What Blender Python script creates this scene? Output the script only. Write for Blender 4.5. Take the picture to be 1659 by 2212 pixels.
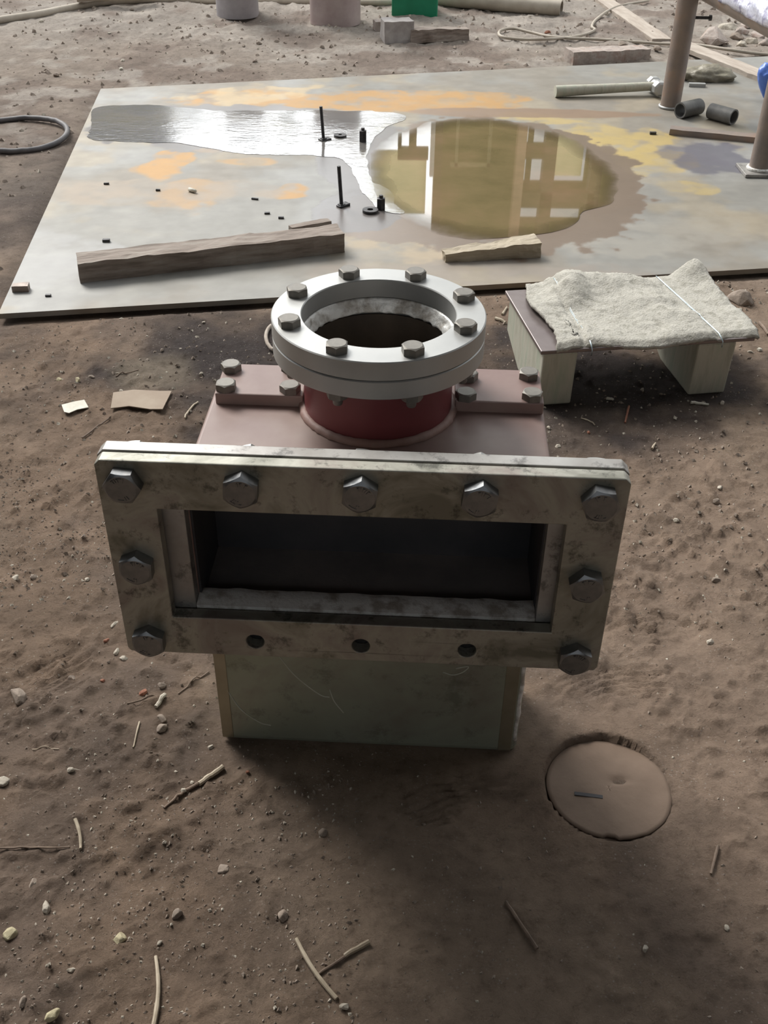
import bpy, bmesh, math, random
import numpy as np
from mathutils import Vector, Matrix, noise as mnoise

for o in list(bpy.data.objects): bpy.data.objects.remove(o)
S = bpy.context.scene
COL = S.collection
R = math.radians

# ------------------------------------------------------------------ camera
F, PITCH, ROLL, CH = 2234.2, 0.6345, 0.0137, 1.0005
_r0 = np.array([1., 0, 0]); FW = np.array([0, math.cos(PITCH), -math.sin(PITCH)])
_u0 = np.cross(_r0, FW)
RT = math.cos(ROLL)*_r0 + math.sin(ROLL)*_u0
UP = -math.sin(ROLL)*_r0 + math.cos(ROLL)*_u0
CAMP = np.array([0, 0, CH])
cd = bpy.data.cameras.new('camera'); cam = bpy.data.objects.new('camera', cd); COL.objects.link(cam)
cd.sensor_fit = 'HORIZONTAL'; cd.sensor_width = 36; cd.lens = 36*F/1659
cd.clip_start = .02; cd.clip_end = 200
m = Matrix(((RT[0], UP[0], -FW[0], 0), (RT[1], UP[1], -FW[1], 0), (RT[2], UP[2], -FW[2], CH), (0, 0, 0, 1)))
cam.matrix_world = m
S.camera = cam

# ------------------------------------------------------------------ light and exposure
world = bpy.data.worlds.new('world'); S.world = world; world.use_nodes = True
wn = world.node_tree; bg = wn.nodes['Background']
# hazy daylight sky, with a glow added low on the left to whiten the water film
tcw = wn.nodes.new('ShaderNodeTexCoord'); dp = wn.nodes.new('ShaderNodeVectorMath'); dp.operation = 'DOT_PRODUCT'
gd = Vector((-.17, 1, .30)).normalized(); dp.inputs[1].default_value = gd; wn.links.new(tcw.outputs['Generated'], dp.inputs[0])
mr = wn.nodes.new('ShaderNodeMapRange'); mr.interpolation_type = 'SMOOTHSTEP'
mr.inputs['From Min'].default_value = .955; mr.inputs['From Max'].default_value = .998; mr.inputs['To Min'].default_value = 1.0; mr.inputs['To Max'].default_value = 5.5
wn.links.new(dp.outputs['Value'], mr.inputs['Value']); wn.links.new(mr.outputs[0], bg.inputs[1])
bg.inputs[0].default_value = (0.95, 0.98, 1.0, 1)
sd = bpy.data.lights.new('sun', 'SUN'); sd.energy = 3.5; sd.angle = R(24); sd.color = (1, .97, .92)
sun = bpy.data.objects.new('sun', sd); COL.objects.link(sun)
# light comes over the far yard, a little from the left, towards the camera
sun.rotation_euler = Vector((-.70, .95, 1.08)).to_track_quat('Z', 'Y').to_euler()
S.view_settings.view_transform = 'Standard'; S.view_settings.look = 'None'
S.view_settings.gamma = 1; S.view_settings.use_curve_mapping = False
S.view_settings.exposure = 0.18

# ------------------------------------------------------------------ helpers
def g(px, py, z=0.0):
    """world point at height z that a photo point shows (survey of the place)"""
    d = FW + (px-829.5)/F*RT - (py-1106)/F*UP
    t = (z-CH)/d[2]; P = CAMP + t*d
    return (float(P[0]), float(P[1]), z)

rng = random.Random(7)
def hash2(ix, iy, seed):
    h = (ix.astype(np.int64)*374761393 + iy.astype(np.int64)*668265263 + seed*1442695041) & 0x7fffffff
    h = ((h ^ (h >> 13))*1274126177) & 0x7fffffff
    h = (h ^ (h >> 16)) & 0x7fffffff
    return h/0x7fffffff
def vnoise(x, y, seed=0):
    ix = np.floor(x); iy = np.floor(y); fx = x-ix; fy = y-iy
    fx = fx*fx*fx*(fx*(fx*6-15)+10); fy = fy*fy*fy*(fy*(fy*6-15)+10)
    a = hash2(ix, iy, seed); b = hash2(ix+1, iy, seed); c = hash2(ix, iy+1, seed); d = hash2(ix+1, iy+1, seed)
    return (a*(1-fx)+b*fx)*(1-fy)+(c*(1-fx)+d*fx)*fy
def fbm(x, y, sc, octv=4, seed=0):
    v = 0; a = .5; t = 0
    for k in range(octv):
        v = v + a*vnoise(x*sc+17.3*k, y*sc-9.1*k, seed+k*13); t += a; a *= .5; sc *= 2.03
    return v/t
def sstep(a, b, x):
    t = np.clip((x-a)/(b-a), 0, 1); return t*t*(3-2*t)

class MB:
    def __init__(s): s.v = []; s.f = []
    def add(s, v, f, M=None):
        n = len(s.v)
        s.v += [tuple(M @ Vector(p)) if M else tuple(p) for p in v]
        s.f += [tuple(i+n for i in q) for q in f]; return s
    def box(s, x0, x1, y0, y1, z0, z1, M=None):
        v = [(x, y, z) for z in (z0, z1) for y in (y0, y1) for x in (x0, x1)]
        return s.add(v, [(0, 2, 3, 1), (4, 5, 7, 6), (0, 1, 5, 4), (2, 6, 7, 3), (0, 4, 6, 2), (1, 3, 7, 5)], M)
    def lathe(s, prof, n=48, M=None, closed=False, cap=True):
        v = []; f = []; k = len(prof)
        for i in range(n):
            a = 2*math.pi*i/n
            for r, z in prof: v.append((r*math.cos(a), r*math.sin(a), z))
        for i in range(n):
            j = (i+1) % n
            for q in range(k if closed else k-1):
                w = (q+1) % k
                f.append((i*k+q, j*k+q, j*k+w, i*k+w))
        if cap and not closed:
            f.append(tuple(i*k+k-1 for i in range(n))); f.append(tuple(i*k for i in reversed(range(n))))
        return s.add(v, f, M)
    def tube(s, pts, r, n=8, closed=False):
        P = [Vector(p) for p in pts]; m_ = len(P); v = []; f = []
        for i, p in enumerate(P):
            if closed: t = P[(i+1) % m_]-P[i-1]
            else: t = P[min(i+1, m_-1)]-P[max(i-1, 0)]
            t.normalize()
            a = t.cross(Vector((0, 0, 1)))
            if a.length < .05: a = t.cross(Vector((1, 0, 0)))
            a.normalize(); b = t.cross(a)
            rr = r[i] if isinstance(r, (list, tuple)) else r
            for k in range(n):
                c = 2*math.pi*k/n; v.append(p+a*math.cos(c)*rr+b*math.sin(c)*rr)
        for i in range(m_ if closed else m_-1):
            j = (i+1) % m_
            for k in range(n):
                l = (k+1) % n; f.append((i*n+k, i*n+l, j*n+l, j*n+k))
        if not closed:
            f.append(tuple(reversed(range(n)))); f.append(tuple((m_-1)*n+k for k in range(n)))
        return s.add(v, f)

def finish(me, smooth):
    bm = bmesh.new(); bm.from_mesh(me); bmesh.ops.recalc_face_normals(bm, faces=bm.faces); bm.to_mesh(me); bm.free()
    if smooth:
        me.polygons.foreach_set('use_smooth', [True]*len(me.polygons))
        if smooth != True:
            try: me.set_sharp_from_angle(angle=R(smooth))
            except Exception: pass
def mesh(name, mb, mat, smooth=False):
    me = bpy.data.meshes.new(name); me.from_pydata(mb.v, [], mb.f); me.update(); finish(me, smooth)
    if mat: me.materials.append(mat)
    return me
def obj(name, mb, mat=None, parent=None, bevel=0, smooth=False, seg=2, loc=None, rot=None):
    me = mb if isinstance(mb, bpy.types.Mesh) else mesh(name, mb, mat, smooth)
    o = bpy.data.objects.new(name, me); COL.objects.link(o)
    if parent: o.parent = parent
    if loc is not None: o.location = loc
    if rot is not None: o.rotation_euler = rot
    if bevel:
        b = o.modifiers.new('bevel', 'BEVEL'); b.width = bevel; b.segments = seg; b.limit_method = 'ANGLE'; b.angle_limit = R(35)
        b.harden_normals = False
    return o
def tag(o, label, cat, group=None, kind=None):
    if label: o['label'] = label
    if cat: o['category'] = cat
    if group: o['group'] = group
    if kind: o['kind'] = kind
    return o
def thing(name, label, cat, loc=(0, 0, 0), rz=0, group=None):
    o = bpy.data.objects.new(name, None); COL.objects.link(o); o.location = loc; o.rotation_euler = (0, 0, rz)
    o.empty_display_size = .05
    return tag(o, label, cat, group)
def copy_part(src, parent, loc, rot=None):
    c = src.copy(); COL.objects.link(c); c.parent = parent; c.location = loc
    if rot is not None: c.rotation_euler = rot
    return c
def plate(loops, t0, t1, axis='z'):
    """flat plate with holes: loops of 2D points, first is the outline; thickness t0..t1 along axis"""
    bm = bmesh.new(); es = []; ring = []
    for lp in loops:
        vs = [bm.verts.new((x, y, 0)) for x, y in lp]; ring.append(vs)
        for i in range(len(vs)): es.append(bm.edges.new((vs[i], vs[(i+1) % len(vs)])))
    bmesh.ops.triangle_fill(bm, edges=es, use_beauty=True, use_dissolve=False)
    bm.verts.index_update()
    V = [v.co.copy() for v in bm.verts]; Fc = [[v.index for v in f.verts] for f in bm.faces]
    rings = [[v.index for v in r_] for r_ in ring]; bm.free(); n = len(V)
    P = (lambda a, b, c: (a, b, c)) if axis == 'z' else (lambda a, b, c: (a, c, b))
    mb = MB(); mb.v = [P(v.x, v.y, t0) for v in V]+[P(v.x, v.y, t1) for v in V]
    mb.f = [tuple(f) for f in Fc]+[tuple(i+n for i in reversed(f)) for f in Fc]
    for r_ in rings:
        for i in range(len(r_)):
            a, b = r_[i], r_[(i+1) % len(r_)]; mb.f.append((a, b, b+n, a+n))
    return mb
def circle(cx, cy, r, n=24): return [(cx+r*math.cos(2*math.pi*i/n), cy+r*math.sin(2*math.pi*i/n)) for i in range(n)]

def smoothpts(P, k=6):
    P = [Vector(p) for p in P]; P = [P[0]*2-P[1]]+P+[P[-1]*2-P[-2]]; o = []
    for i in range(1, len(P)-2):
        d, a, b, c = P[i-1], P[i], P[i+1], P[i+2]
        for q in range(k):
            t_ = q/k; o.append(.5*((2*a)+(-d+b)*t_+(2*d-5*a+4*b-c)*t_*t_+(-d+3*a-3*b+c)*t_**3))
    o.append(P[-2]); return o

# ------------------------------------------------------------------ materials
def nm(name):
    m_ = bpy.data.materials.new(name); m_.use_nodes = True; nt = m_.node_tree; nt.nodes.clear()
    out = nt.nodes.new('ShaderNodeOutputMaterial'); b = nt.nodes.new('ShaderNodeBsdfPrincipled')
    nt.links.new(b.outputs[0], out.inputs[0]); return m_, nt, b
def noise_node(nt, scale, detail=5, rough=.6, coord='Object', stretch=None, dist=0):
    tc = nt.nodes.new('ShaderNodeTexCoord'); n = nt.nodes.new('ShaderNodeTexNoise')
    n.inputs['Scale'].default_value = scale; n.inputs['Detail'].default_value = detail; n.inputs['Roughness'].default_value = rough
    n.inputs['Distortion'].default_value = dist
    if stretch:
        mp = nt.nodes.new('ShaderNodeMapping'); mp.inputs['Scale'].default_value = stretch
        nt.links.new(tc.outputs[coord], mp.inputs[0]); nt.links.new(mp.outputs[0], n.inputs[0])
    else: nt.links.new(tc.outputs[coord], n.inputs[0])
    return n
def ramp(nt, src, stops):
    r = nt.nodes.new('ShaderNodeValToRGB'); e = r.color_ramp.elements
    while len(e) < len(stops): e.new(.5)
    for i, (p, c) in enumerate(stops): e[i].position = p; e[i].color = (*c, 1) if len(c) == 3 else c
    nt.links.new(src, r.inputs[0]); return r
def bump(nt, b, src, strength, dist=.002, prev=None):
    bp = nt.nodes.new('ShaderNodeBump'); bp.inputs['Strength'].default_value = strength; bp.inputs['Distance'].default_value = dist
    nt.links.new(src, bp.inputs['Height'])
    if prev: nt.links.new(prev.outputs[0], bp.inputs['Normal'])
    nt.links.new(bp.outputs[0], b.inputs['Normal']); return bp
def M(name, c1, c2=None, scale=20, rough=.6, metal=0., bs=.3, bscale=None, stretch=None, r2=None, c3=None, spec=.5, bd=.002, p=(.35, .65), dist=0, spk=None):
    m_, nt, b = nm(name); c2 = c2 or c1
    n = noise_node(nt, scale, stretch=stretch, dist=dist)
    st = [(p[0], c1), (p[1], c2)]
    if c3: st = [(p[0], c1), ((p[0]+p[1])/2, c2), (p[1], c3)]
    r = ramp(nt, n.outputs[0], st); nt.links.new(r.outputs[0], b.inputs['Base Color'])
    if spk:   # speckled dirt: scale, darkest tone, threshold
        n4 = noise_node(nt, spk[0], 6, .75); r4 = ramp(nt, n4.outputs[0], [(spk[2]-.06, (spk[1],)*3), (spk[2]+.04, (1, 1, 1))])
        m4 = nt.nodes.new('ShaderNodeMix'); m4.data_type = 'RGBA'; m4.blend_type = 'MULTIPLY'; m4.inputs['Factor'].default_value = 1
        nt.links.new(r.outputs[0], m4.inputs['A']); nt.links.new(r4.outputs[0], m4.inputs['B']); nt.links.new(m4.outputs['Result'], b.inputs['Base Color'])
    b.inputs['Metallic'].default_value = metal; b.inputs['Specular IOR Level'].default_value = spec
    if r2 is not None:
        rr = ramp(nt, n.outputs[0], [(p[0], (rough,)*3), (p[1], (r2,)*3)]); nt.links.new(rr.outputs[0], b.inputs['Roughness'])
    else: b.inputs['Roughness'].default_value = rough
    if bs:
        n2 = noise_node(nt, bscale or scale*4, 6, .65, stretch=stretch); bump(nt, b, n2.outputs[0], bs, bd)
    return m_

MAT = {}
MAT['flange'] = M('oiled_steel', (.19, .185, .15), (.38, .37, .32), 11, .42, .6, .35, 70, c3=(.28, .245, .22), r2=.56, p=(.36, .64), bd=.0008, dist=.8, spk=(38, .45, .42))
MAT['flange_back'] = M('machined_steel', (.30, .28, .26), (.44, .43, .41), 16, .45, .5, .2, 120, bd=.0005, spk=(40, .5, .42))
MAT['ring'] = M('turned_steel', (.37, .37, .36), (.46, .46, .445), 9, .42, .6, .15, 70, r2=.5, bd=.0005)
MAT['bolt'] = M('bolt_steel', (.17, .18, .19), (.26, .26, .26), 60, .30, .9, .3, 200, r2=.5, bd=.0004)
MAT['bolt_dull'] = M('dull_bolt_steel', (.15, .14, .125), (.24, .225, .20), 60, .5, .6, .3, 260, r2=.62, bd=.0005)
MAT['red'] = M('red_oxide_primer', (.20, .12, .108), (.27, .185, .163), 7, .5, 0, .15, 160, c3=(.33, .25, .215), p=(.3, .75), bd=.0005)
MAT['red_shaded'] = M('shaded_red_primer', (.14, .028, .032), (.18, .042, .045), 7, .42, 0, .1, 120, bd=.0004)  # neck red, with the shadow on it darkened into the colour
MAT['weld'] = M('ground_weld', (.48, .44, .39), (.90, .89, .86), 55, .32, .25, .9, 130, bd=.0015, p=(.38, .55))
MAT['pink_weld'] = M('painted_weld', (.33, .2, .17), (.36, .25, .22), 40, .6, 0, .6, 150, bd=.001)
MAT['inside'] = M('duct_inside', (.13, .12, .12), (.20, .175, .165), 12, .75, .2, .3, 90)
MAT['brown_inside'] = M('dark_brown_inside', (.055, .042, .032), (.10, .075, .055), 14, .8, .1, .5, 60)  # plain dark brown for the sleeve inside the red neck
MAT['chalk'] = M('pale_scratch', (.42, .43, .36), (.55, .56, .48), 40, .6)
MAT['dark_grey'] = M('dark_grey_inside', (.045, .045, .05), (.07, .065, .068), 12, .7, .1, .2, 60)  # darker grey than the duct floor
MAT['box'] = M('raw_sheet_steel', (.30, .31, .235), (.36, .38, .30), 5, .42, .45, .12, 60, c3=(.25, .215, .18), p=(.3, .72), r2=.5, bd=.0005, dist=.6, spk=(14, .70, .42))
MAT['box_edge'] = M('bent_sheet_edge', (.33, .30, .22), (.40, .36, .27), 20, .4, .7, .2, 90)
MAT['rust'] = M('rusty_steel', (.22, .19, .175), (.30, .24, .205), 12, .5, .3, .4, 90, c3=(.38, .24, .165), p=(.3, .8))
MAT['dark_iron'] = M('dark_iron', (.045, .045, .048), (.085, .08, .08), 60, .45, .7, .4, 200)
MAT['wood'] = M('weathered_timber', (.17, .135, .11), (.27, .22, .185), 9, .8, 0, .6, 30, stretch=(1, 8, 8), c3=(.33, .29, .25), bd=.003)
MAT['pale_wood'] = M('split_pale_wood', (.37, .31, .22), (.50, .43, .33), 12, .75, 0, .7, 40, stretch=(1, 7, 7), bd=.003)
MAT['dust_wood'] = M('dusty_board', (.36, .30, .25), (.47, .41, .35), 8, .85, 0, .4, 50, stretch=(1, 6, 6))
MAT['leg_block'] = M('grey_timber_block', (.40, .39, .31), (.50, .48, .40), 8, .72, 0, .35, 30, stretch=(6, 6, 1), c3=(.42, .44, .35))
MAT['dark_plate'] = M('brown_steel_sheet', (.20, .165, .16), (.27, .23, .22), 10, .38, .6, .15, 90)
MAT['felt'] = M('white_glass_wool', (.44, .42, .36), (.60, .575, .51), 60, .95, 0, 1, 260, c3=(.52, .50, .44), bd=.004)
MAT['wire'] = M('thin_wire', (.35, .42, .45), (.55, .62, .64), 60, .35, .6, 0)
MAT['rubber'] = M('dark_rubber', (.09, .085, .09), (.15, .14, .14), 20, .6, 0, .3, 100)
MAT['stone_white'] = M('pale_stone', (.36, .31, .25), (.60, .55, .46), 90, .8, 0, .6, 240)
MAT['stone_yellow'] = M('yellow_stone', (.38, .32, .20), (.54, .49, .32), 90, .8, 0, .6, 240)
MAT['stone_grey'] = M('grey_stone', (.21, .165, .13), (.33, .27, .22), 70, .85, 0, .6, 200)
MAT['stone_red'] = M('red_brick_chip', (.26, .11, .07), (.36, .16, .10), 90, .85, 0, .5, 240)
MAT['brick'] = M('dusty_brick', (.30, .25, .22), (.42, .36, .32), 25, .9, 0, .6, 120, c3=(.33, .24, .2))
MAT['straw'] = M('dry_stalk', (.30, .24, .17), (.52, .44, .33), 30, .6, 0, .3, 90)
MAT['twig'] = M('brown_twig', (.13, .09, .065), (.26, .19, .14), 40, .75, 0, .4, 120)
MAT['card'] = M('brown_card', (.32, .25, .19), (.38, .31, .24), 15, .85, 0, .15, 120)
MAT['paper'] = M('pale_scrap', (.60, .57, .48), (.72, .69, .60), 40, .7, 0, .3, 120)
MAT['green'] = M('green_paint', (.004, .19, .09), (.008, .24, .12), 14, .45, 0, .1, 60)
MAT['pvc'] = M('grey_pipe', (.31, .29, .30), (.40, .37, .38), 14, .6, 0, .2, 60)
MAT['pinkpipe'] = M('reddish_grey_pipe', (.34, .26, .25), (.42, .34, .32), 14, .65, 0, .2, 60)
MAT['hose'] = M('tan_hose', (.36, .31, .25), (.46, .41, .34), 14, .65, 0, .2, 60)
MAT['blue'] = M('blue_plastic', (.08, .18, .62), (.12, .25, .75), 20, .35, 0, .2, 60)
MAT['film'] = M('clear_film', (.45, .46, .58), (.70, .71, .82), 25, .12, .2, .6, 50, c3=(.30, .29, .42), bd=.006)
MAT['concrete'] = M('dusty_concrete', (.33, .30, .29), (.45, .42, .40), 20, .9, 0, .5, 80)
MAT['shed_dark'] = M('shed_sheet', (.055, .048, .045), (.08, .07, .065), 2, .8, 0, 0)

def translucent(name, key, amt):
    nt = MAT[key].node_tree; b = nt.nodes['Principled BSDF']; out = nt.nodes['Material Output']
    tl = nt.nodes.new('ShaderNodeBsdfTranslucent'); mx = nt.nodes.new('ShaderNodeMixShader'); mx.inputs[0].default_value = amt
    tl.inputs[0].default_value = name; nt.links.new(b.outputs[0], mx.inputs[1]); nt.links.new(tl.outputs[0], mx.inputs[2]); nt.links.new(mx.outputs[0], out.inputs[0])
# vertex-coloured materials for soil and plate (stains with shapes of their own)
def vcol_mat(name, kind):
    m_, nt, b = nm(name)
    at = nt.nodes.new('ShaderNodeAttribute'); at.attribute_name = 'stain'
    n = noise_node(nt, 55 if kind == 'soil' else 9, 8, .7)
    r = ramp(nt, n.outputs[0], [(.30, (.66, .64, .62)), (.46, (.98, .98, .98)), (.70, (1.15, 1.15, 1.15))] if kind == 'soil' else [(.3, (.88, .88, .88)), (.7, (1, 1, 1))])
    mx = nt.nodes.new('ShaderNodeMix'); mx.data_type = 'RGBA'; mx.blend_type = 'MULTIPLY'; mx.inputs['Factor'].default_value = 1
    nt.links.new(at.outputs['Color'], mx.inputs['A']); nt.links.new(r.outputs[0], mx.inputs['B'])
    last = mx.outputs['Result']
    if kind == 'soil':
        vo = nt.nodes.new('ShaderNodeTexVoronoi'); vo.inputs['Scale'].default_value = 210
        tc = nt.nodes.new('ShaderNodeTexCoord'); nt.links.new(tc.outputs['Object'], vo.inputs[0])
        sp = ramp(nt, vo.outputs['Distance'], [(.0, (1, 1, 1)), (.30, (0, 0, 0))])
        n3 = noise_node(nt, 9, 4, .6); sel = ramp(nt, n3.outputs[0], [(.42, (0, 0, 0)), (.60, (.6, .6, .6))])
        vc = ramp(nt, vo.outputs['Color'], [(.55, (0, 0, 0)), (.62, (1, 1, 1))])
        mu = nt.nodes.new('ShaderNodeMath'); mu.operation = 'MULTIPLY'; nt.links.new(sp.outputs[0], mu.inputs[0]); nt.links.new(sel.outputs[0], mu.inputs[1])
        mv = nt.nodes.new('ShaderNodeMath'); mv.operation = 'MULTIPLY'; nt.links.new(mu.outputs[0], mv.inputs[0]); nt.links.new(vc.outputs[0], mv.inputs[1])
        m2 = nt.nodes.new('ShaderNodeMix'); m2.data_type = 'RGBA'; nt.links.new(mv.outputs[0], m2.inputs['Factor'])
        nt.links.new(last, m2.inputs['A']); m2.inputs['B'].default_value = (.62, .57, .52, 1); last = m2.outputs['Result']
        nb = noise_node(nt, 150, 8, .8); b1 = bump(nt, b, nb.outputs[0], 1, .007)
        nb2 = noise_node(nt, 28, 6, .6); b2 = bump(nt, b, nb2.outputs[0], .5, .01, b1)
        b.inputs['Roughness'].default_value = .92; b.inputs['Specular IOR Level'].default_value = .25
    else:
        ra = nt.nodes.new('ShaderNodeMapRange'); ra.inputs['To Min'].default_value = .55; ra.inputs['To Max'].default_value = .22
        nt.links.new(at.outputs['Alpha'], ra.inputs['Value']); nt.links.new(ra.outputs[0], b.inputs['Roughness'])
        nb = noise_node(nt, 60, 6, .6, stretch=(1, 3, 1)); bump(nt, b, nb.outputs[0], .12, .001)
        b.inputs['Metallic'].default_value = .15
    nt.links.new(last, b.inputs['Base Color']); return m_
MAT['soil'] = vcol_mat('dry_soil', 'soil'); MAT['plate'] = vcol_mat('stained_steel_plate', 'plate')

def water_mat(name, c1, c2, c3, rough, ripple, sc):
    m_, nt, b = nm(name)
    n = noise_node(nt, sc, 5, .6); r = ramp(nt, n.outputs[0], [(.3, c1), (.5, c2), (.72, c3)])
    nt.links.new(r.outputs[0], b.inputs['Base Color']); b.inputs['Roughness'].default_value = rough
    b.inputs['IOR'].default_value = 1.6 if 'amber' in name else 2.1; b.inputs['Specular IOR Level'].default_value = .6
    if ripple:
        n2 = noise_node(nt, 38, 3, .55, stretch=(.7, 1.6, 1)); n3 = noise_node(nt, 4, 2, .5)
        rr = ramp(nt, n3.outputs[0], [(.38, (.12,)*3), (.62, (1, 1, 1))])
        mu = nt.nodes.new('ShaderNodeMath'); mu.operation = 'MULTIPLY'
        nt.links.new(n2.outputs[0], mu.inputs[0]); nt.links.new(rr.outputs[0], mu.inputs[1]); bump(nt, b, mu.outputs[0], ripple, .004)
    return m_
MAT['amber'] = water_mat('muddy_amber_water', (.135, .105, .052), (.18, .135, .07), (.23, .155, .09), .02, 0, 5)
MAT['greywater'] = water_mat('grey_water_film', (.12, .115, .11), (.16, .15, .14), (.19, .17, .14), .13, .30, 5)

# ------------------------------------------------------------------ setting: the ground
AX, AY, YAW = -0.0207, 0.7295, -0.0414
def blob(X, Y, px, py, rx, ry, seed, soft=.35, wob=.5, sc=6, z=0):
    """irregular patch: ellipse given by where the photo shows it, turned into metres on the ground"""
    c = g(px, py, z); a = abs(g(px+rx, py, z)[0]-c[0]); b_ = abs(g(px, py-ry, z)[1]-g(px, py+ry, z)[1])/2
    d = np.sqrt(((X-c[0])/a)**2+((Y-c[1])/b_)**2)
    d = d+(fbm(X, Y, sc, 4, seed)-.5)*2*wob
    return 1-sstep(1-soft, 1+soft, d)
DISC = (.275, .808)
PL = [(-.838, 2.043), (2.2, 2.573), (2.2, 4.68), (-1.036, 3.878)]
def in_plate(X, Y, grow=0):
    w = np.ones_like(X)*1e9
    for i in range(4):
        (x0, y0), (x1, y1) = PL[i], PL[(i+1) % 4]; L = math.hypot(x1-x0, y1-y0)
        w = np.minimum(w, (-(X-x0)*(y1-y0)+(Y-y0)*(x1-x0))/L)
    return sstep(-.05-grow, .0-grow, w)
def ground_h(X, Y):
    X = np.asarray(X, float); Y = np.asarray(Y, float)
    h = (fbm(X, Y, 2.2, 4, 1)-.5)*.022
    rough = .45+.75*sstep(.35, .65, fbm(X, Y, 1.7, 3, 5))
    left = sstep(.15, -.25, X)*sstep(1.6, 1.0, Y); behind = sstep(.9, 1.2, Y)*sstep(2.1, 1.8, Y)
    rough = rough*(.7+.7*left+.8*behind)
    h = h+(fbm(X, Y, 14, 5, 9)-.5)*.012*rough+np.maximum(fbm(X, Y, 60, 3, 21)-.50, 0)*.022*rough
    h = h+((fbm(X, Y, 6, 5, 34)-.5)*.035+(fbm(X, Y, 17, 3, 35)-.5)*.014)*sstep(3.6, 5.0, Y)
    h = h+(fbm(X*.6+Y*.8, Y*.6-X*.8, 9, 3, 33)-.5)*.010*sstep(.1, .5, X)
    # boot tread marks
    for (px, py, ang, seed) in ((1395, 1370, .35, 1), (1330, 1165, .15, 2), (1330, 1490, .3, 3), (1000, 1720, .1, 4), (130, 1460, .9, 5)):
        c = g(px, py); u = (X-c[0])*math.cos(ang)+(Y-c[1])*math.sin(ang); v = -(X-c[0])*math.sin(ang)+(Y-c[1])*math.cos(ang)
        mk = sstep(1.1, .8, np.sqrt((u/.085)**2+(v/.042)**2)+(fbm(X, Y, 22, 2, 40+seed)-.5)*.6)
        h = h-mk*(.003+.0024*sstep(.3, .6, fbm(X, Y, 16, 2, 70+seed))*np.sin((v+.25*u*u/.09+(fbm(X, Y, 9, 3, 50+seed)-.5)*.035)/.0115*2*math.pi))
    # flat where the fitting, bench and plate rest
    c, s = math.cos(YAW), math.sin(YAW); lx = c*(X-AX)+s*(Y-AY); ly = -s*(X-AX)+c*(Y-AY)
    d = np.maximum(np.abs(lx)-.19, np.abs(ly-.222)-.09)
    k = sstep(.0, .05, d); h = h*k
    dd = np.hypot(X-DISC[0], Y-DISC[1])
    h = h*(.25+.75*sstep(.08, .16, dd)); h = h-(.004+.008*sstep(-.02, .06, (Y-DISC[1])-.7*(X-DISC[0])))*sstep(.0775, .0748, dd)+.005*sstep(.125, .082, dd)*sstep(.074, .079, dd)*sstep(-.01, .05, (Y-DISC[1])-.7*(X-DISC[0]))
    h = h*(1-in_plate(X, Y))+(-.010)*in_plate(X, Y)
    for (bx, by) in ((.33, 1.72), (.66, 1.78), (.29, 1.92), (.62, 1.97)):
        h = h*sstep(.05, .12, np.hypot(X-bx, Y-by))
    return h
def hz(x, y): return float(ground_h(np.array([x]), np.array([y]))[0])
def gg(px, py, dz=0):
    x, y, _ = g(px, py); z = hz(x, y); x, y, _ = g(px, py, z); return (x, y, z+dz)

def grid_mesh(name, X, Y, Z, colr, mat):
    ny, nx = X.shape; me = bpy.data.meshes.new(name)
    me.vertices.add(nx*ny); co = np.stack([X, Y, Z], -1).reshape(-1, 3); me.vertices.foreach_set('co', co.ravel())
    i = np.arange(nx*ny).reshape(ny, nx); q = np.stack([i[:-1, :-1], i[:-1, 1:], i[1:, 1:], i[1:, :-1]], -1).reshape(-1, 4)
    me.loops.add(q.size); me.loops.foreach_set('vertex_index', q.ravel().astype(np.int32))
    me.polygons.add(len(q)); me.polygons.foreach_set('loop_start', np.arange(0, q.size, 4, dtype=np.int32))
    me.polygons.foreach_set('loop_total', np.full(len(q), 4, dtype=np.int32)); me.update(calc_edges=True)
    me.polygons.foreach_set('use_smooth', np.ones(len(q), dtype=bool))
    at = me.color_attributes.new('stain', 'FLOAT_COLOR', 'POINT'); at.data.foreach_set('color', colr.reshape(-1).astype(np.float32))
    me.materials.append(mat); me.validate(); return me

ys = [.36]
while ys[-1] < 9: ys.append(ys[-1]+max(.0042, .0055*ys[-1]**1.05))
ys = np.array([-8, -4, -2, -1, -.5, -.2, 0, .1, .2, .28, .33]+ys+[10, 11.5, 13, 15, 20, 30])
xs = np.concatenate([-np.geomspace(14, 1.72, 60), np.linspace(-1.7, -.72, 110)[:-1], np.linspace(-.72, .72, 290), np.linspace(.72, 1.7, 110)[1:], np.geomspace(1.72, 14, 60)])
X, Y = np.meshgrid(xs, ys)
Z = ground_h(X, Y)
def C3(r, g_, b): return np.array([r, g_, b])
def mixc(c, col, w): return c*(1-w[..., None])+np.array(col)*w[..., None]
colr = np.ones(X.shape+(3,))*np.array((.285, .203, .146))
colr = mixc(colr, (.35, .262, .195), sstep(.40, .65, fbm(X, Y, 2.5, 4, 60)))
colr = mixc(colr, (.215, .16, .125), sstep(.50, .70, fbm(X, Y, 5.5, 4, 61))*.8)
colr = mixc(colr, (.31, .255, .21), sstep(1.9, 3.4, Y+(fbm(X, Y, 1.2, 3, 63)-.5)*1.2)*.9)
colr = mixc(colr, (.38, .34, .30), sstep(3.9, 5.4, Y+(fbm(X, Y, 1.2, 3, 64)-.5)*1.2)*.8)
colr = mixc(colr, (.35, .255, .19), blob(X, Y, 1500, 1300, 330, 420, 66)*.8)
colr = mixc(colr, (.22, .17, .14), sstep(.50, .66, fbm(X, Y, 3.1, 5, 68))*sstep(1.5, 3, Y)*.75)
colr = mixc(colr, (.46, .41, .36), sstep(.56, .70, fbm(X, Y, 7, 5, 69))*sstep(2.5, 4, Y)*.7)
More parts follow.
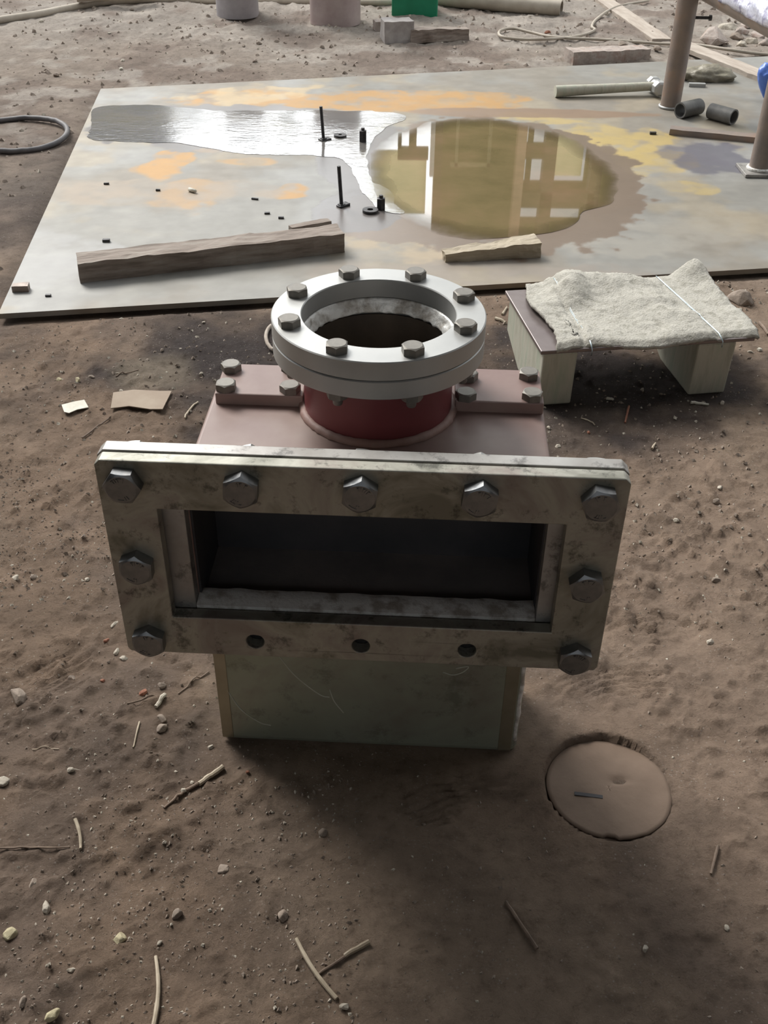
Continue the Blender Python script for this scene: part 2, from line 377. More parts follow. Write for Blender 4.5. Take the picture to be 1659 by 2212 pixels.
colr = colr*(.78+.44*fbm(X, Y, 30, 4, 70))[..., None]*(.86+.28*fbm(X, Y, 11, 3, 72))[..., None]
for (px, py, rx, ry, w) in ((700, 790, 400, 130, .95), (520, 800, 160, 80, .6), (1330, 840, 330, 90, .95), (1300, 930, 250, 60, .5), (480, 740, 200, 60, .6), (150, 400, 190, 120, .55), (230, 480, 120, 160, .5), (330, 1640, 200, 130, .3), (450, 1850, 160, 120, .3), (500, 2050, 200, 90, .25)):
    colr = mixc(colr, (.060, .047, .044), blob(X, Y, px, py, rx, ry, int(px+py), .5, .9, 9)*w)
colr = mixc(colr, (.34, .28, .21), blob(X, Y, 330, 810, 90, 40, 71)*.6)
rgba = np.concatenate([colr, np.ones(X.shape+(1,))], -1)
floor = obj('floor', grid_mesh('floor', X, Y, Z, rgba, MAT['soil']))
tag(floor, 'bare brown dirt ground scattered with grit and boot prints', 'ground', kind='structure')

# ------------------------------------------------------------------ setting: the shed around, with unseen light-shaping roof and walls
def struct(name, mb, mat, **k): return tag(obj(name, mb, mat, **k), None, None, kind='structure')
MAT['bluegrey'] = M('blue_grey_sheet', (.30, .31, .36), (.36, .37, .42), .8, .7, 0, 0)
MAT['olive'] = M('olive_sheeting', (.17, .17, .085), (.23, .225, .12), .8, .7, 0, 0)
MAT['cream'] = M('cream_panel', (.60, .58, .40), (.70, .67, .48), .8, .7, 0, 0)
MAT['peach'] = M('peach_column', (.62, .42, .27), (.70, .50, .34), .8, .7, 0, 0)
MAT['brown'] = M('brown_column', (.12, .10, .05), (.17, .13, .07), .8, .7, 0, 0)
MAT['white'] = M('white_post', (.85, .85, .80), (.9, .9, .86), .8, .6, 0, 0)
translucent((.9, .87, .68, 1), 'cream', .8); translucent((.4, .4, .2, 1), 'olive', .45)
def fx(px): return .055+(px-850)*.00611
def fz(py): return 2.8+(py-240)*.0063
FY = 14.0
def wallbit(name, x0, x1, y0, y1, mat, dy=0, t=.12):
    z0, z1 = sorted((fz(y0), fz(y1))); return struct(name, MB().box(fx(x0), fx(x1), FY-dy-t, FY-dy, z0, z1), MAT[mat])
mb = MB()
mb.box(fx(925), 8, FY, FY+.1, 0, fz(250)); mb.box(fx(940), fx(1130), FY, FY+.1, fz(250), fz(560)); mb.box(fx(1275), 8, FY, FY+.1, fz(250), fz(560))
mb.box(fx(1130), fx(1275), FY, FY+.1, fz(388), fz(424)); mb.box(fx(1130), fx(1275), FY, FY+.1, fz(470), fz(560))
mb.box(-9, fx(925), FY, FY+.1, 0, fz(236)); struct('reflection_wall', MB().box(-9, fx(372), FY, FY+.1, fz(236)+.001, fz(560)), MAT['bluegrey'])  # unseen left panel added to give the grey film a duller reflection
struct('wall_far', mb, MAT['olive'])
n = 1
def trim(*a, **k):
    global n; wallbit('trim_%d' % n, *a, **k); n += 1
trim(930, 939, 236, 365, 'white', dy=.15); trim(939, 956, 236, 560, 'brown', dy=.1)
trim(985, 991, 240, 350, 'cream', dy=.1, t=.05); trim(1055, 1062, 240, 350, 'cream', dy=.1, t=.05); trim(975, 1062, 342, 349, 'cream', dy=.1, t=.05)
trim(1112, 1131, 230, 560, 'peach', dy=.25, t=.2); trim(1140, 1150, 236, 424, 'olive', dy=.1)
trim(1172, 1198, 236, 500, 'brown', dy=.2, t=.2); trim(1275, 1300, 236, 500, 'brown', dy=.2, t=.2)
trim(1130, 1290, 388, 422, 'brown', dy=.3, t=.1)
trim(860, 868, 255, 330, 'brown', dy=.1); trim(884, 900, 255, 330, 'brown', dy=.1); trim(868, 884, 255, 266, 'brown', dy=.1); trim(860, 926, 308, 332, 'brown', dy=.12)
trim(1200, 1274, 285, 386, 'cream', dy=-.3, t=.05); trim(800, 925, 332, 470, 'cream', dy=-.2, t=.05)
trim(380, 450, 252, 296, 'brown', dy=.1); trim(470, 575, 276, 292, 'brown', dy=.1); trim(610, 640, 236, 330, 'brown', dy=.1)
trim(1130, 1175, 300, 330, 'olive', dy=.05); trim(755, 800, 335, 400, 'brown', dy=.1)
struct('unseen_ceiling', MB().box(-9, 9, -6.1, 1.9, 4.2, 4.35), MAT['shed_dark'])  # unseen roof, added to keep open sky off the near side
struct('unseen_wall_rear', MB().box(-9, 9, -6.1, -6, 0, 2.5), MAT['shed_dark'])  # unseen, added behind the camera; kept low to let some fill light in
struct('unseen_wall_left', MB().box(-5.1, -5, -6, 1.9, 0, 4.2), MAT['shed_dark'])  # unseen side wall, closes off light from the left
struct('unseen_wall_right', MB().box(4.5, 4.6, -6, 1.9, 0, 4.2), MAT['shed_dark'])  # unseen side wall, closes off light from the right

# ------------------------------------------------------------------ steel plate on the ground
su = np.linspace(0, 1, 520)[None, :]; tv = np.linspace(0, 1, 330)[:, None]
PLa = np.array(PL)
PX = (PLa[0][0]*(1-su)+PLa[1][0]*su)*(1-tv)+(PLa[3][0]*(1-su)+PLa[2][0]*su)*tv
PY = (PLa[0][1]*(1-su)+PLa[1][1]*su)*(1-tv)+(PLa[3][1]*(1-su)+PLa[2][1]*su)*tv
pc = np.ones(PX.shape+(3,))*np.array((.27, .26, .235))
pc = mixc(pc, (.33, .325, .31), sstep(.45, .62, fbm(PX, PY, 2.2, 4, 80))*.8)
pc = mixc(pc, (.25, .215, .17), sstep(.48, .68, fbm(PX, PY, 3.5, 5, 81))*.7)
pc = mixc(pc, (.36, .30, .21), sstep(.56, .72, fbm(PX, PY, 4.5, 4, 82))*.6)
pc = pc*.95*(.84+.32*fbm(PX, PY, 24, 4, 84))[..., None]*(.90+.20*fbm(PX*.5, PY*2.5, 9, 4, 85))[..., None]
wet = np.zeros(PX.shape)
def stain(px, py, rx, ry, col, w, wt=0, soft=.14, wob=.85, sc=8):
    global pc, wet
    k = blob(PX, PY, px, py, rx, ry, int(px*3+py), soft, wob, sc, .012); pc = mixc(pc, col, k*w*(1 if wt else .35+.9*sstep(.32, .62, fbm(PX, PY, 15, 4, int(px)+7)))); wet = np.maximum(wet, k*wt)
OR = (.45, .255, .085); YE = (.47, .35, .13)
stain(760, 215, 330, 22, OR, .75); stain(560, 205, 130, 22, (.50, .38, .22), .6); stain(950, 215, 130, 18, OR, .5)
stain(355, 360, 48, 45, OR, .8); stain(400, 420, 70, 40, OR, .5, wob=.9); stain(310, 365, 40, 14, OR, .4)
stain(620, 418, 40, 16, OR, .75); stain(530, 350, 60, 8, OR, .5); stain(450, 320, 40, 8, (.45, .3, .2), .3)
stain(1340, 320, 110, 40, YE, .7, wob=.8); stain(1290, 300, 70, 30, YE, .6); stain(1420, 350, 90, 25, YE, .6, wob=.9); stain(1180, 255, 90, 12, YE, .6); stain(1480, 405, 60, 12, YE, .5)
stain(1100, 590, 400, 30, (.30, .255, .215), .5); stain(850, 540, 110, 30, (.42, .33, .22), .6); stain(1350, 500, 200, 50, (.34, .315, .27), .5)
stain(350, 415, 260, 26, (.33, .265, .2), .6, wob=.6); stain(120, 560, 120, 60, (.34, .335, .33), .5)
stain(1560, 345, 90, 32, (.12, .115, .15), .8, .3, wob=.9, sc=9); stain(1480, 340, 60, 16, (.15, .14, .17), .6, .3, wob=.9, sc=9)
# damp fringe round the water
for a in ((1080, 380, 300, 140), (900, 470, 190, 55), (1250, 380, 110, 80), (1130, 480, 110, 40)): stain(*a, (.20, .145, .105), .95, .55, .025, .2, 16)
for a in ((520, 275, 330, 50), (780, 330, 90, 80), (770, 455, 90, 45)): stain(*a, (.165, .15, .145), .9, .6, .03, .2, 16)
stain(1130, 245, 260, 10, (.26, .17, .11), .9, .3, .1, .3)
prgba = np.concatenate([pc, wet[..., None]], -1)
PT = .013
plate_o = obj('steel_plate', grid_mesh('steel_plate', PX, PY, np.full(PX.shape, PT), prgba, MAT['plate']))
sm = plate_o.modifiers.new('thick', 'SOLIDIFY'); sm.thickness = .012; sm.offset = -1 if True else 1
plate_o.data.polygons.foreach_set('use_smooth', np.zeros(len(plate_o.data.polygons), dtype=bool))
tag(plate_o, 'large grey steel plate lying on the dirt, stained with rust and water', 'steel plate')

def fade(mat, c, rad, lo, hi, sc=7, amp=.12):
    # the water thins out to nothing round its edge, showing the plate below
    nt = mat.node_tree; b = nt.nodes['Principled BSDF']; out = nt.nodes['Material Output']
    tc = nt.nodes.new('ShaderNodeTexCoord'); mp = nt.nodes.new('ShaderNodeMapping'); mp.vector_type = 'TEXTURE'
    mp.inputs['Location'].default_value = (c[0], c[1], 0); mp.inputs['Scale'].default_value = (rad[0], rad[1], 1e3)
    ln = nt.nodes.new('ShaderNodeVectorMath'); ln.operation = 'LENGTH'; nt.links.new(tc.outputs['Object'], mp.inputs[0]); nt.links.new(mp.outputs[0], ln.inputs[0])
    n_ = noise_node(nt, sc, 6, .6); ad = nt.nodes.new('ShaderNodeMath'); ad.operation = 'MULTIPLY_ADD'; ad.inputs[1].default_value = amp*2
    nt.links.new(n_.outputs[0], ad.inputs[0]); nt.links.new(ln.outputs['Value'], ad.inputs[2])
    mr_ = nt.nodes.new('ShaderNodeMapRange'); mr_.inputs['From Min'].default_value = lo+amp; mr_.inputs['From Max'].default_value = hi+amp
    nt.links.new(ad.outputs[0], mr_.inputs['Value'])
    tr = nt.nodes.new('ShaderNodeBsdfTransparent'); mx_ = nt.nodes.new('ShaderNodeMixShader')
    nt.links.new(mr_.outputs[0], mx_.inputs[0]); nt.links.new(b.outputs[0], mx_.inputs[1]); nt.links.new(tr.outputs[0], mx_.inputs[2]); nt.links.new(mx_.outputs[0], out.inputs[0])
def puddle(name, pts, z, mat, label, seed, amp):
    P = [g(*p, PT) for p in pts]; out = []
    for i in range(len(P)):
        a, b = Vector(P[i-1]), Vector(P[i]); c, d = Vector(P[(i+1) % len(P)]), Vector(P[i-2])
        for k in range(9):
            t = k/9; q = .5*((2*a)+(-d+b)*t+(2*d-5*a+4*b-c)*t*t+(-d+3*a-3*b+c)*t**3)
            e = (mnoise.fractal(Vector((q.x*9, q.y*9, seed)), .8, 2, 5))*amp
            out.append((q.x+e, q.y+e*1.3))
    o = obj(name, plate([out], PT+.0001, z), mat); return tag(o, label, 'puddle')
puddle('puddle', [(560, 333), (500, 331), (430, 318), (360, 308), (250, 306), (200, 300), (192, 262), (212, 232), (330, 228), (450, 238), (600, 240), (750, 240), (850, 243), (880, 256), (835, 275), (800, 310), (795, 350), (810, 390), (850, 430), (870, 462), (830, 455), (790, 420), (765, 385), (745, 352), (700, 338), (620, 334)],
       PT+.0010, MAT['greywater'], 'thin grey rippled water film glaring white around the farther stud', 3.1, .012)
puddle('puddle', [(783, 345), (795, 305), (830, 272), (880, 254), (960, 248), (1050, 247), (1130, 252), (1200, 266), (1262, 286), (1310, 314), (1360, 350), (1375, 372), (1350, 395), (1330, 420), (1320, 440), (1262, 456), (1240, 485), (1180, 505), (1120, 512), (1040, 516), (960, 508), (900, 490), (850, 462), (806, 405)],
       PT+.0014, MAT['amber'], 'still amber puddle mirroring the shed frame, right of the two studs', 8.7, .008)

_c = g(1060, 372, PT); fade(MAT['amber'], _c, (abs(g(1330, 372, PT)[0]-_c[0]), (g(1060, 245, PT)[1]-g(1060, 505, PT)[1])/2), .80, 1.0)
# ------------------------------------------------------------------ the flanged duct fitting
W2, ZT, ZB = .23, .5082, .2821
fit = thing('flanged_duct_fitting', 'red and bare steel duct fitting with bolted rectangular front flange and round top flange', 'duct fitting', (AX, AY, 0), YAW)
XB = [(-1+.5*i)*(W2-.0245) for i in range(5)]; zbt = ZT-.0221; zbb = ZB+.0197; zbm = (zbt+zbb)/2
rect = lambda x0, x1, y0, y1: [(x0, y0), (x1, y0), (x1, y1), (x0, y1)]
def cham(x0, x1, y0, y1, c): return [(x0+c*.6, y0), (x1-c*.6, y0), (x1, y0+c), (x1, y1-c), (x1-c, y1), (x0+c, y1), (x0, y1-c), (x0, y0+c)]
holes = [circle(x, zbb, .0088) for x in XB[1:4]]
fp = obj('front_flange', plate([cham(-W2, W2, ZB, ZT, .005), rect(-.1805, .1805, .330, .4575)]+holes, 0, .0137, 'y'), MAT['flange'], fit, bevel=.0013)
fp['label'] = 'dull oily steel front flange plate'
rp = obj('rear_flange', plate([cham(-W2-.002, W2+.001, ZB, ZT, .006), rect(-.1610, .167, .3190, .447)]+holes, .0167, .0310, 'y'), MAT['flange_back'], fit, bevel=.0008)
sh = MB(); NL = 90
for i in range(NL+1):
    x_ = -.1605+.327*i/NL; n1 = mnoise.noise(Vector((x_*60, 0, 1)))*.0008; n2 = mnoise.noise(Vector((x_*45, 3, 7)))*.0022
    sh.v += [(x_, .0168, .3185), (x_, .0168, .3318+n1*.3), (x_, .024, .3335+n1), (x_, .034+n2*.4, .3345-n1), (x_, .0415+n2, .3325), (x_, .0425+n2, .3185)]
for i in range(NL):
    for k in range(6): sh.f.append((i*6+k, i*6+(k+1) % 6, (i+1)*6+(k+1) % 6, (i+1)*6+k))
sh.f += [tuple(range(6)), tuple(NL*6+k for k in reversed(range(6)))]
obj('gap_filler', plate([rect(-.226, .226, .287, .503), rect(-.185, .185, .325, .462)], .0137, .0167, 'y'), MAT['dark_iron'], fit)
obj('inner_lip', sh, MAT['weld'], fit, smooth=50)['label'] = 'rough bright weld lip along the opening'

def hex_mesh(name, af, h, mat, marks=0, nut=False):
    ap = af/2; n_ = 48; mb = MB(); rings_ = []
    def hr(a): return ap/math.cos((a+math.pi/6) % (math.pi/3)-math.pi/6)
    prof = []
    for i in range(n_):
        a = 2*math.pi*i/n_; rh = hr(a); ri = ap*.90
        zc_ = h-(rh-ri)*.62
        prof.append([(rh, 0), (rh, zc_), (ri, h)]+([(ap*.55, h), (ap*.55, h-.002)] if nut else []))
    k = len(prof[0])
    for i in range(n_):
        a = 2*math.pi*i/n_
        for r_, z in prof[i]: mb.v.append((r_*math.cos(a), r_*math.sin(a), z))
    for i in range(n_):
        j = (i+1) % n_
        for q in range(k-1): mb.f.append((i*k+q, j*k+q, j*k+q+1, i*k+q+1))
    mb.f.append(tuple(i*k+k-1 for i in range(n_))); mb.f.append(tuple(i*k for i in reversed(range(n_))))
    if nut: mb.lathe([(ap*.50, -.001), (ap*.50, h+.006), (ap*.44, h+.0075)], 20)
    if marks:
        rr = random.Random(marks)
        for a0, na in ((math.pi*.60, 5), (math.pi*1.62, 4)):
            for q in range(na):
                a = a0+q*.24; Mx = Matrix.Rotation(a, 4, 'Z') @ Matrix.Translation((ap*.66, 0, h))
                if rr.random() < .75: mb.box(-ap*.13, ap*.13, -ap*.025, ap*.025, -.0005, .0006, Mx)
                if rr.random() < .6: mb.box(ap*.08, ap*.13, -ap*.10, ap*.06, -.0005, .0006, Mx)
    return mesh(name, mb, mat, 28)
B20 = [hex_mesh('hex_bolt', .0295, .0122, MAT['bolt'], k) for k in (1, 2, 3)]; W20 = mesh('washer_face', MB().lathe([(.0138, -.0001), (.0138, .0009)], 32), MAT['bolt'])
N20 = hex_mesh('hex_nut', .0290, .0135, MAT['ring'], nut=True)
B12 = hex_mesh('hex_bolt', .0188, .0082, MAT['bolt_dull']); N12 = hex_mesh('hex_nut', .0188, .0095, MAT['bolt_dull'], nut=True)
spots = [(XB[i], zbt) for i in range(5)]+[(XB[0], zbm), (XB[4], zbm), (XB[0], zbb), (XB[4], zbb)]
spins = [4, 34, 36, 37, 10, 33, 14, 31, 33]
for i, (x, z) in enumerate(spots):
    b = obj('hex_bolt', B20[i % 3], parent=fp, loc=(x, -.0002, z), rot=(R(90), R(spins[i]+30), 0))
    obj('hex_nut', N20, parent=rp, loc=(x, .0312, z), rot=(R(-90), R(rng.uniform(0, 60)), 0))
    obj('washer', W20, parent=fp, loc=(x, .0001, z), rot=(R(90), 0, 0))
# red body: top sheet with the bore, sides, back and bottom
BT, BW, BB = .463, .170, .258
CXL, CYL = .0055, .184
MF = Matrix.Translation((.004, 0, 0))
tp = plate([rect(-BW+.004, BW+.004, .031, BB), circle(CXL, CYL, .0700, 48)], BT-.008, BT)
body = obj('duct_body', tp, MAT['red'], fit, bevel=.006, seg=4)
sb = MB(); sb.box(-BW, -BW+.006, .031, BB, .290, BT-.008, MF); sb.box(BW-.006, BW, .031, BB, .290, BT-.008, MF); sb.box(-BW+.006, BW-.006, BB-.006, BB, .290, BT-.008, MF)
obj('duct_walls', sb, MAT['red'], fit, bevel=.002)
ib = MB(); ib.box(-BW+.006, BW-.006, .031, BB-.006, .306, .3240, MF)
obj('duct_floor', ib, MAT['inside'], fit)
obj('baffle', MB().box(-BW+.006, BW-.006, .118, .123, .3240, BT-.008, MF), MAT['dark_grey'], fit)
for x_ in (-.1590, .1670): obj('duct_lining', MB().box(x_-.001, x_+.001, .032, .118, .3240, BT-.009), MAT['dark_grey'], fit)  # dark sheets laid over the red side walls
# bare pedestal
ped = obj('pedestal_box', MB().box(-.184, .184, .138, .262, -.004, .306), MAT['box'], fit, bevel=.011, seg=4)
obj('bent_edge', MB().box(-.1832, -.1690, .1372, .1390, .004, .305), MAT['box_edge'], ped, bevel=.0006)
obj('bent_edge', MB().box(.1600, .1760, .1373, .1390, .003, .305), MAT['box_edge'], ped, bevel=.0006)
def facepx(px, py, yl):
    d = FW+(px-829.5)/F*RT-(py-1106)/F*UP; c, s_ = math.cos(YAW), math.sin(YAW)
    q = lambda P: np.array([c*(P[0]-AX)+s_*(P[1]-AY), -s_*(P[0]-AX)+c*(P[1]-AY), P[2]])
    a = q(CAMP); b_ = q(CAMP+d)-a; t_ = (yl-a[1])/b_[1]; return tuple(float(v) for v in a+t_*b_)
for sc_ in (((490, 1490), (520, 1532), (560, 1560), (585, 1567)), ((603, 1418), (640, 1462), (690, 1500), (712, 1506)), ((712, 1490), (722, 1515), (742, 1540)), ((957, 1452), (978, 1458), (1000, 1452), (1012, 1440), (985, 1444))):
    obj('scratch_mark', MB().tube(smoothpts([facepx(*p_, .1378) for p_ in sc_], 6), .0007, 5), MAT['chalk'], ped)
vm = MB(); vm.tube([(.180+rng.uniform(-.0008, .0008), .1405, .02+.012*i) for i in range(23)], [.0022+.0012*rng.random() for i in range(23)], 8)
obj('weld_bead', vm, MAT['weld'], fit, smooth=True)
# pad plates
for (x0, x1, y0, y1, bs_) in ((-.1595, -.070, .176, .240, ((-.151, .226), (-.1495, .186), (-.084, .186), (-.086, .227))), (.0835, .1725, .178, .247, ((.0965, .224), (.160, .231), (.094, .184), (.1610, .188)))):
    pd = obj('pad_plate', MB().box(x0, x1, y0, y1, BT-.001, BT+.0125), MAT['red'], fit, bevel=.0015)
    for (bx, by) in bs_: obj('hex_bolt', B12, parent=pd, loc=(bx, by, BT+.0125), rot=(0, 0, R(rng.uniform(0, 60))))
# neck
zr = .567
RR = .1032/.1077; MR = Matrix.Translation((CXL, CYL, 0))
obj('neck', MB().lathe([(.0744, BT-.006), (.0744, zr-.0375), (.0720, zr-.0375), (.0720, BT-.006)], 96, MR, closed=True), MAT['red_shaded'], fit, smooth=35)['label'] = 'red painted round neck with its shade in the colour'
obj('neck_lining', MB().lathe([(.0719, BT-.012), (.0719, zr-.036), (.0700, zr-.036), (.0700, BT-.012)], 96, MR, closed=True), MAT['brown_inside'], fit, smooth=35)['label'] = 'dark brown inside of the neck'
wl = [(CXL+(.0757+rng.uniform(-.0006, .0006))*math.cos(a), CYL+(.0757+rng.uniform(-.0006, .0006))*math.sin(a), BT+.0015) for a in np.linspace(0, 2*math.pi, 121)[:-1]]
obj('weld_bead', MB().tube(wl, [.0045+rng.uniform(0, .0009) for _ in wl], 8, closed=True), MAT['pink_weld'], fit, smooth=True)
r1 = obj('upper_ring', MB().lathe([(.1024, zr-.0187), (.1032, zr-.0179), (.1032, zr-.001), (.1022, zr), (.0751, zr), (.0743, zr-.001), (.0743, zr-.0187)], 128, MR, closed=True), MAT['ring'], fit, smooth=30)
r2 = obj('lower_ring', MB().lathe([(.1022, zr-.0380), (.1030, zr-.0372), (.1030, zr-.0204), (.1021, zr-.0195), (.0745, zr-.0195), (.0745, zr-.0380)], 128, MR, closed=True), MAT['ring'], fit, smooth=30)
obj('ring_gasket', MB().lathe([(.1013, zr-.0195), (.1013, zr-.0187), (.076, zr-.0187), (.076, zr-.0195)], 96, MR, closed=True), MAT['dark_iron'], fit)
iw = MB(); ni, nk = 180, 9
for i in range(ni):
    a = 2*math.pi*i/ni
    for k in range(nk):
        t_ = k/(nk-1); w_ = mnoise.noise(Vector((math.cos(a)*9, math.sin(a)*9, t_*3)))*.0016+mnoise.noise(Vector((math.cos(a)*30, math.sin(a)*30, t_*6)))*.0006
        r_ = .0745-.0075*t_**.8-.0008*math.sin(t_*math.pi)*0+w_*math.sin(t_*math.pi*.9+.15); z_ = zr-.0192-.0135*t_+(w_*1.2 if t_ > .7 else 0)
        iw.v.append((CXL+r_*math.cos(a), CYL+r_*math.sin(a), z_))
for i in range(ni):
    for k in range(nk-1):
        j_ = (i+1) % ni; iw.f.append((i*nk+k, i*nk+k+1, j_*nk+k+1, j_*nk+k))
wo = obj('weld_bead', iw, MAT['weld'], fit, smooth=True); wo['label'] = 'bright uneven weld inside the ring bore'
s2 = wo.modifiers.new('t', 'SOLIDIFY'); s2.thickness = .0015
for k in range(8):
    a = .0097+R(22.5+45*k); bx, by = CXL+.0889*math.cos(a), CYL+.0889*math.sin(a)
    obj('hex_bolt', B12, parent=r1, loc=(bx, by, zr), rot=(0, 0, R(rng.uniform(0, 60))))
    obj('hex_nut', N12, parent=r2, loc=(bx, by, zr-.0380), rot=(R(180), 0, R(rng.uniform(0, 60))))

# ------------------------------------------------------------------ rough lumps, boards, sticks
def chunk(L, Wd, H, amp=.003, seed=0, nx=14, ny=5, nz=5, taper=0., bend=0., sharp=1.0):
    bm = bmesh.new(); bmesh.ops.create_grid(bm, x_segments=1, y_segments=1, size=.5); bm.free()
    mb = MB(); idx = {}
    def vid(i, j, k):
        if (i, j, k) not in idx:
            x, y, z = i/nx-.5, j/ny-.5, k/nz
            tw = 1-taper*(x+.5)
            p = Vector((x*L, y*Wd*tw, z*H*(1-taper*.7*(x+.5))+bend*math.sin((x+.5)*3)))
            nv = mnoise.noise_vector(p*22+Vector((seed*3.1, seed, seed*.7)))*amp+mnoise.noise_vector(p*70+Vector((seed, 0, 5)))*amp*.4
            if k == 0: nv.z = 0
            idx[(i, j, k)] = len(mb.v); mb.v.append(tuple(p+nv))
        return idx[(i, j, k)]
    for i in range(nx):
        for j in range(ny): mb.f += [(vid(i, j, 0), vid(i, j+1, 0), vid(i+1, j+1, 0), vid(i+1, j, 0)), (vid(i, j, nz), vid(i+1, j, nz), vid(i+1, j+1, nz), vid(i, j+1, nz))]
    for i in range(nx):
        for k in range(nz): mb.f += [(vid(i, 0, k), vid(i+1, 0, k), vid(i+1, 0, k+1), vid(i, 0, k+1)), (vid(i, ny, k), vid(i, ny, k+1), vid(i+1, ny, k+1), vid(i+1, ny, k))]
    for j in range(ny):
        for k in range(nz): mb.f += [(vid(0, j, k), vid(0, j, k+1), vid(0, j+1, k+1), vid(0, j+1, k)), (vid(nx, j, k), vid(nx, j+1, k), vid(nx, j+1, k+1), vid(nx, j, k+1))]
    return mb
def lump(name, mb, mat, a, b, label, cat, z=None, group=None, w_off=0, smooth=False, rx=0):
    """put a long piece so that its near lower edge runs from photo point a to b"""
    A = Vector(g(*a, PT)) if z == 'p' else Vector(gg(*a)); B = Vector(g(*b, PT)) if z == 'p' else Vector(gg(*b))
    c = (A+B)/2; ang = math.atan2(B.y-A.y, B.x-A.x); zz = PT if z == 'p' else min(hz(A.x, A.y), hz(B.x, B.y), hz(c.x, c.y)) if z is None else z
    off = Vector((-math.sin(ang), math.cos(ang), 0))*w_off
    o = obj(name, mb, mat, smooth=smooth, loc=(c.x+off.x, c.y+off.y, zz), rot=(rx, 0, ang)); return tag(o, label, cat, group)
def length(a, b, z=0): A = Vector(g(*a, z)); B = Vector(g(*b, z)); return (A-B).length

L = length((175, 612), (745, 545), PT)
lump('timber_beam', chunk(L, .066, .047, .0035, 2, 40, 6, 5), MAT['wood'], (175, 612), (745, 545), 'thick weathered timber beam lying on the steel plate behind the fitting', 'timber', 'p', w_off=.033)
lump('wood_offcut', chunk(.11, .022, .014, .002, 5, 10, 3, 3), MAT['wood'], (625, 512), (735, 492), 'small flat offcut of timber just behind the right end of the beam', 'wood scrap', 'p', w_off=.03)
lump('wood_wedge', chunk(.235, .062, .038, .006, 9, 22, 6, 5, taper=.55), MAT['pale_wood'], (1163, 556), (968, 572), 'pale split wood wedge on the near edge of the steel plate', 'wood scrap', 'p', w_off=-.028)
lump('brick_piece', chunk(.036, .022, .014, .002, 11, 5, 4, 3), MAT['rust'], (22, 632), (68, 630), 'small brown chip on the near left corner of the steel plate', 'brick scrap', 'p', w_off=.01)
lump('white_plug', MB().lathe([(.005, -.013), (.0055, .004), (.004, .006), (.004, .013)], 14, Matrix.Rotation(R(90), 4, 'Y')), MAT['paper'], (408, 430), (428, 436), 'small white plug lying on the plate beyond the timber beam', 'plug', PT+.0056, smooth=True)
lump('dark_chip', chunk(.018, .006, .004, .001, 4, 5, 2, 2), MAT['dark_iron'], (540, 430), (562, 432), 'tiny black sliver on the plate midway between white plug and near stud', 'metal scrap', 'p')
for i, (px, py, s_, lb) in enumerate(((230, 398, .007, 'dark crumb on the plate near its left edge, above the white plug'), (342, 412, .006, 'dark crumb on the plate just left of the white plug'), (230, 522, .009, 'dark crumb on the plate touching the beam at its left end'), (577, 462, .007, 'curled dark shaving on the plate above the middle of the beam'), (607, 472, .007, 'dark crumb on the plate above the beam, right of a curled shaving'), (105, 640, .006, 'dark crumb on the plate right of the brown corner chip'), (1370, 190, .008, 'dark crumb on the plate above the hammer handle'), (1410, 290, .010, 'small black lump on the plate left of the flat bar'))):
    lump('dark_crumb', chunk(s_*2, s_, s_*.7, .0015, 20+i, 4, 3, 3), MAT['dark_iron'], (px-6, py), (px+6, py), lb, 'dirt', 'p')

# threaded studs, washers and nuts on the plate
def threaded(r, z0, z1, pitch=.0018):
    p = []; z = z0
    while z < z1: p += [(r, z), (r*.90, z+pitch/2)]; z += pitch
    return [(r*.9, z0-.001)]+p+[(r*.85, z1)]
def stud(px, py, h, lean, lab):
    x, y, _ = g(px, py, PT); t = thing('threaded_stud', lab, 'stud', (x, y, PT), rng.uniform(0, 1), 'studs welded upright on the plate'); del t['group']
    e = Matrix.Rotation(lean, 4, 'Y')
    obj('rod', MB().lathe(threaded(.0052, .004, h), 16, e), MAT['dark_iron'], t)
    obj('nut', hex_mesh('nut', .018, .008, MAT['dark_iron']), parent=t)
    obj('weld_blob', mesh('weld_blob', chunk(.034, .020, .005, .003, int(px), 8, 6, 2), MAT['dark_iron'], True), parent=t, loc=(.004, 0, 0))
stud(699, 303, .104, R(-4), 'black threaded stud standing in the shiny grey water')
stud(738, 446, .110, R(-4), 'nearer black threaded stud beside a flat washer')
def ring_on(name, px, py, r, ri, h, mat, lab, cat):
    x, y, _ = g(px, py, PT); return tag(obj(name, MB().lathe([(ri, 0), (r, 0), (r, h), (ri, h)], 32, closed=True), mat, smooth=30, loc=(x, y, PT+.0014)), lab, cat)
ring_on('washer', 735, 295, .020, .006, .005, MAT['dark_iron'], 'flat washer in the shiny water just right of the farther stud', 'washer')
ring_on('washer', 800, 458, .021, .008, .006, MAT['dark_iron'], 'flat washer beside the nearer stud at the puddle edge', 'washer')
for (px, py, r, h, lb) in ((823, 452, .012, .030, 'small upright steel nut right of the near washer'), (784, 306, .012, .034, 'small upright steel nut in the bright water right of the farther washer')):
    x, y, _ = g(px, py, PT)
    t = thing('coupling_nut', lb, 'nut', (x, y, PT+.0012))
    obj('barrel', hex_mesh('barrel', r*1.75, h, MAT['dark_iron']), parent=t); obj('bolt_end', MB().lathe([(r*.45, h-.001), (r*.45, h+.006), (r*.38, h+.0072)], 16), MAT['dark_iron'], t)

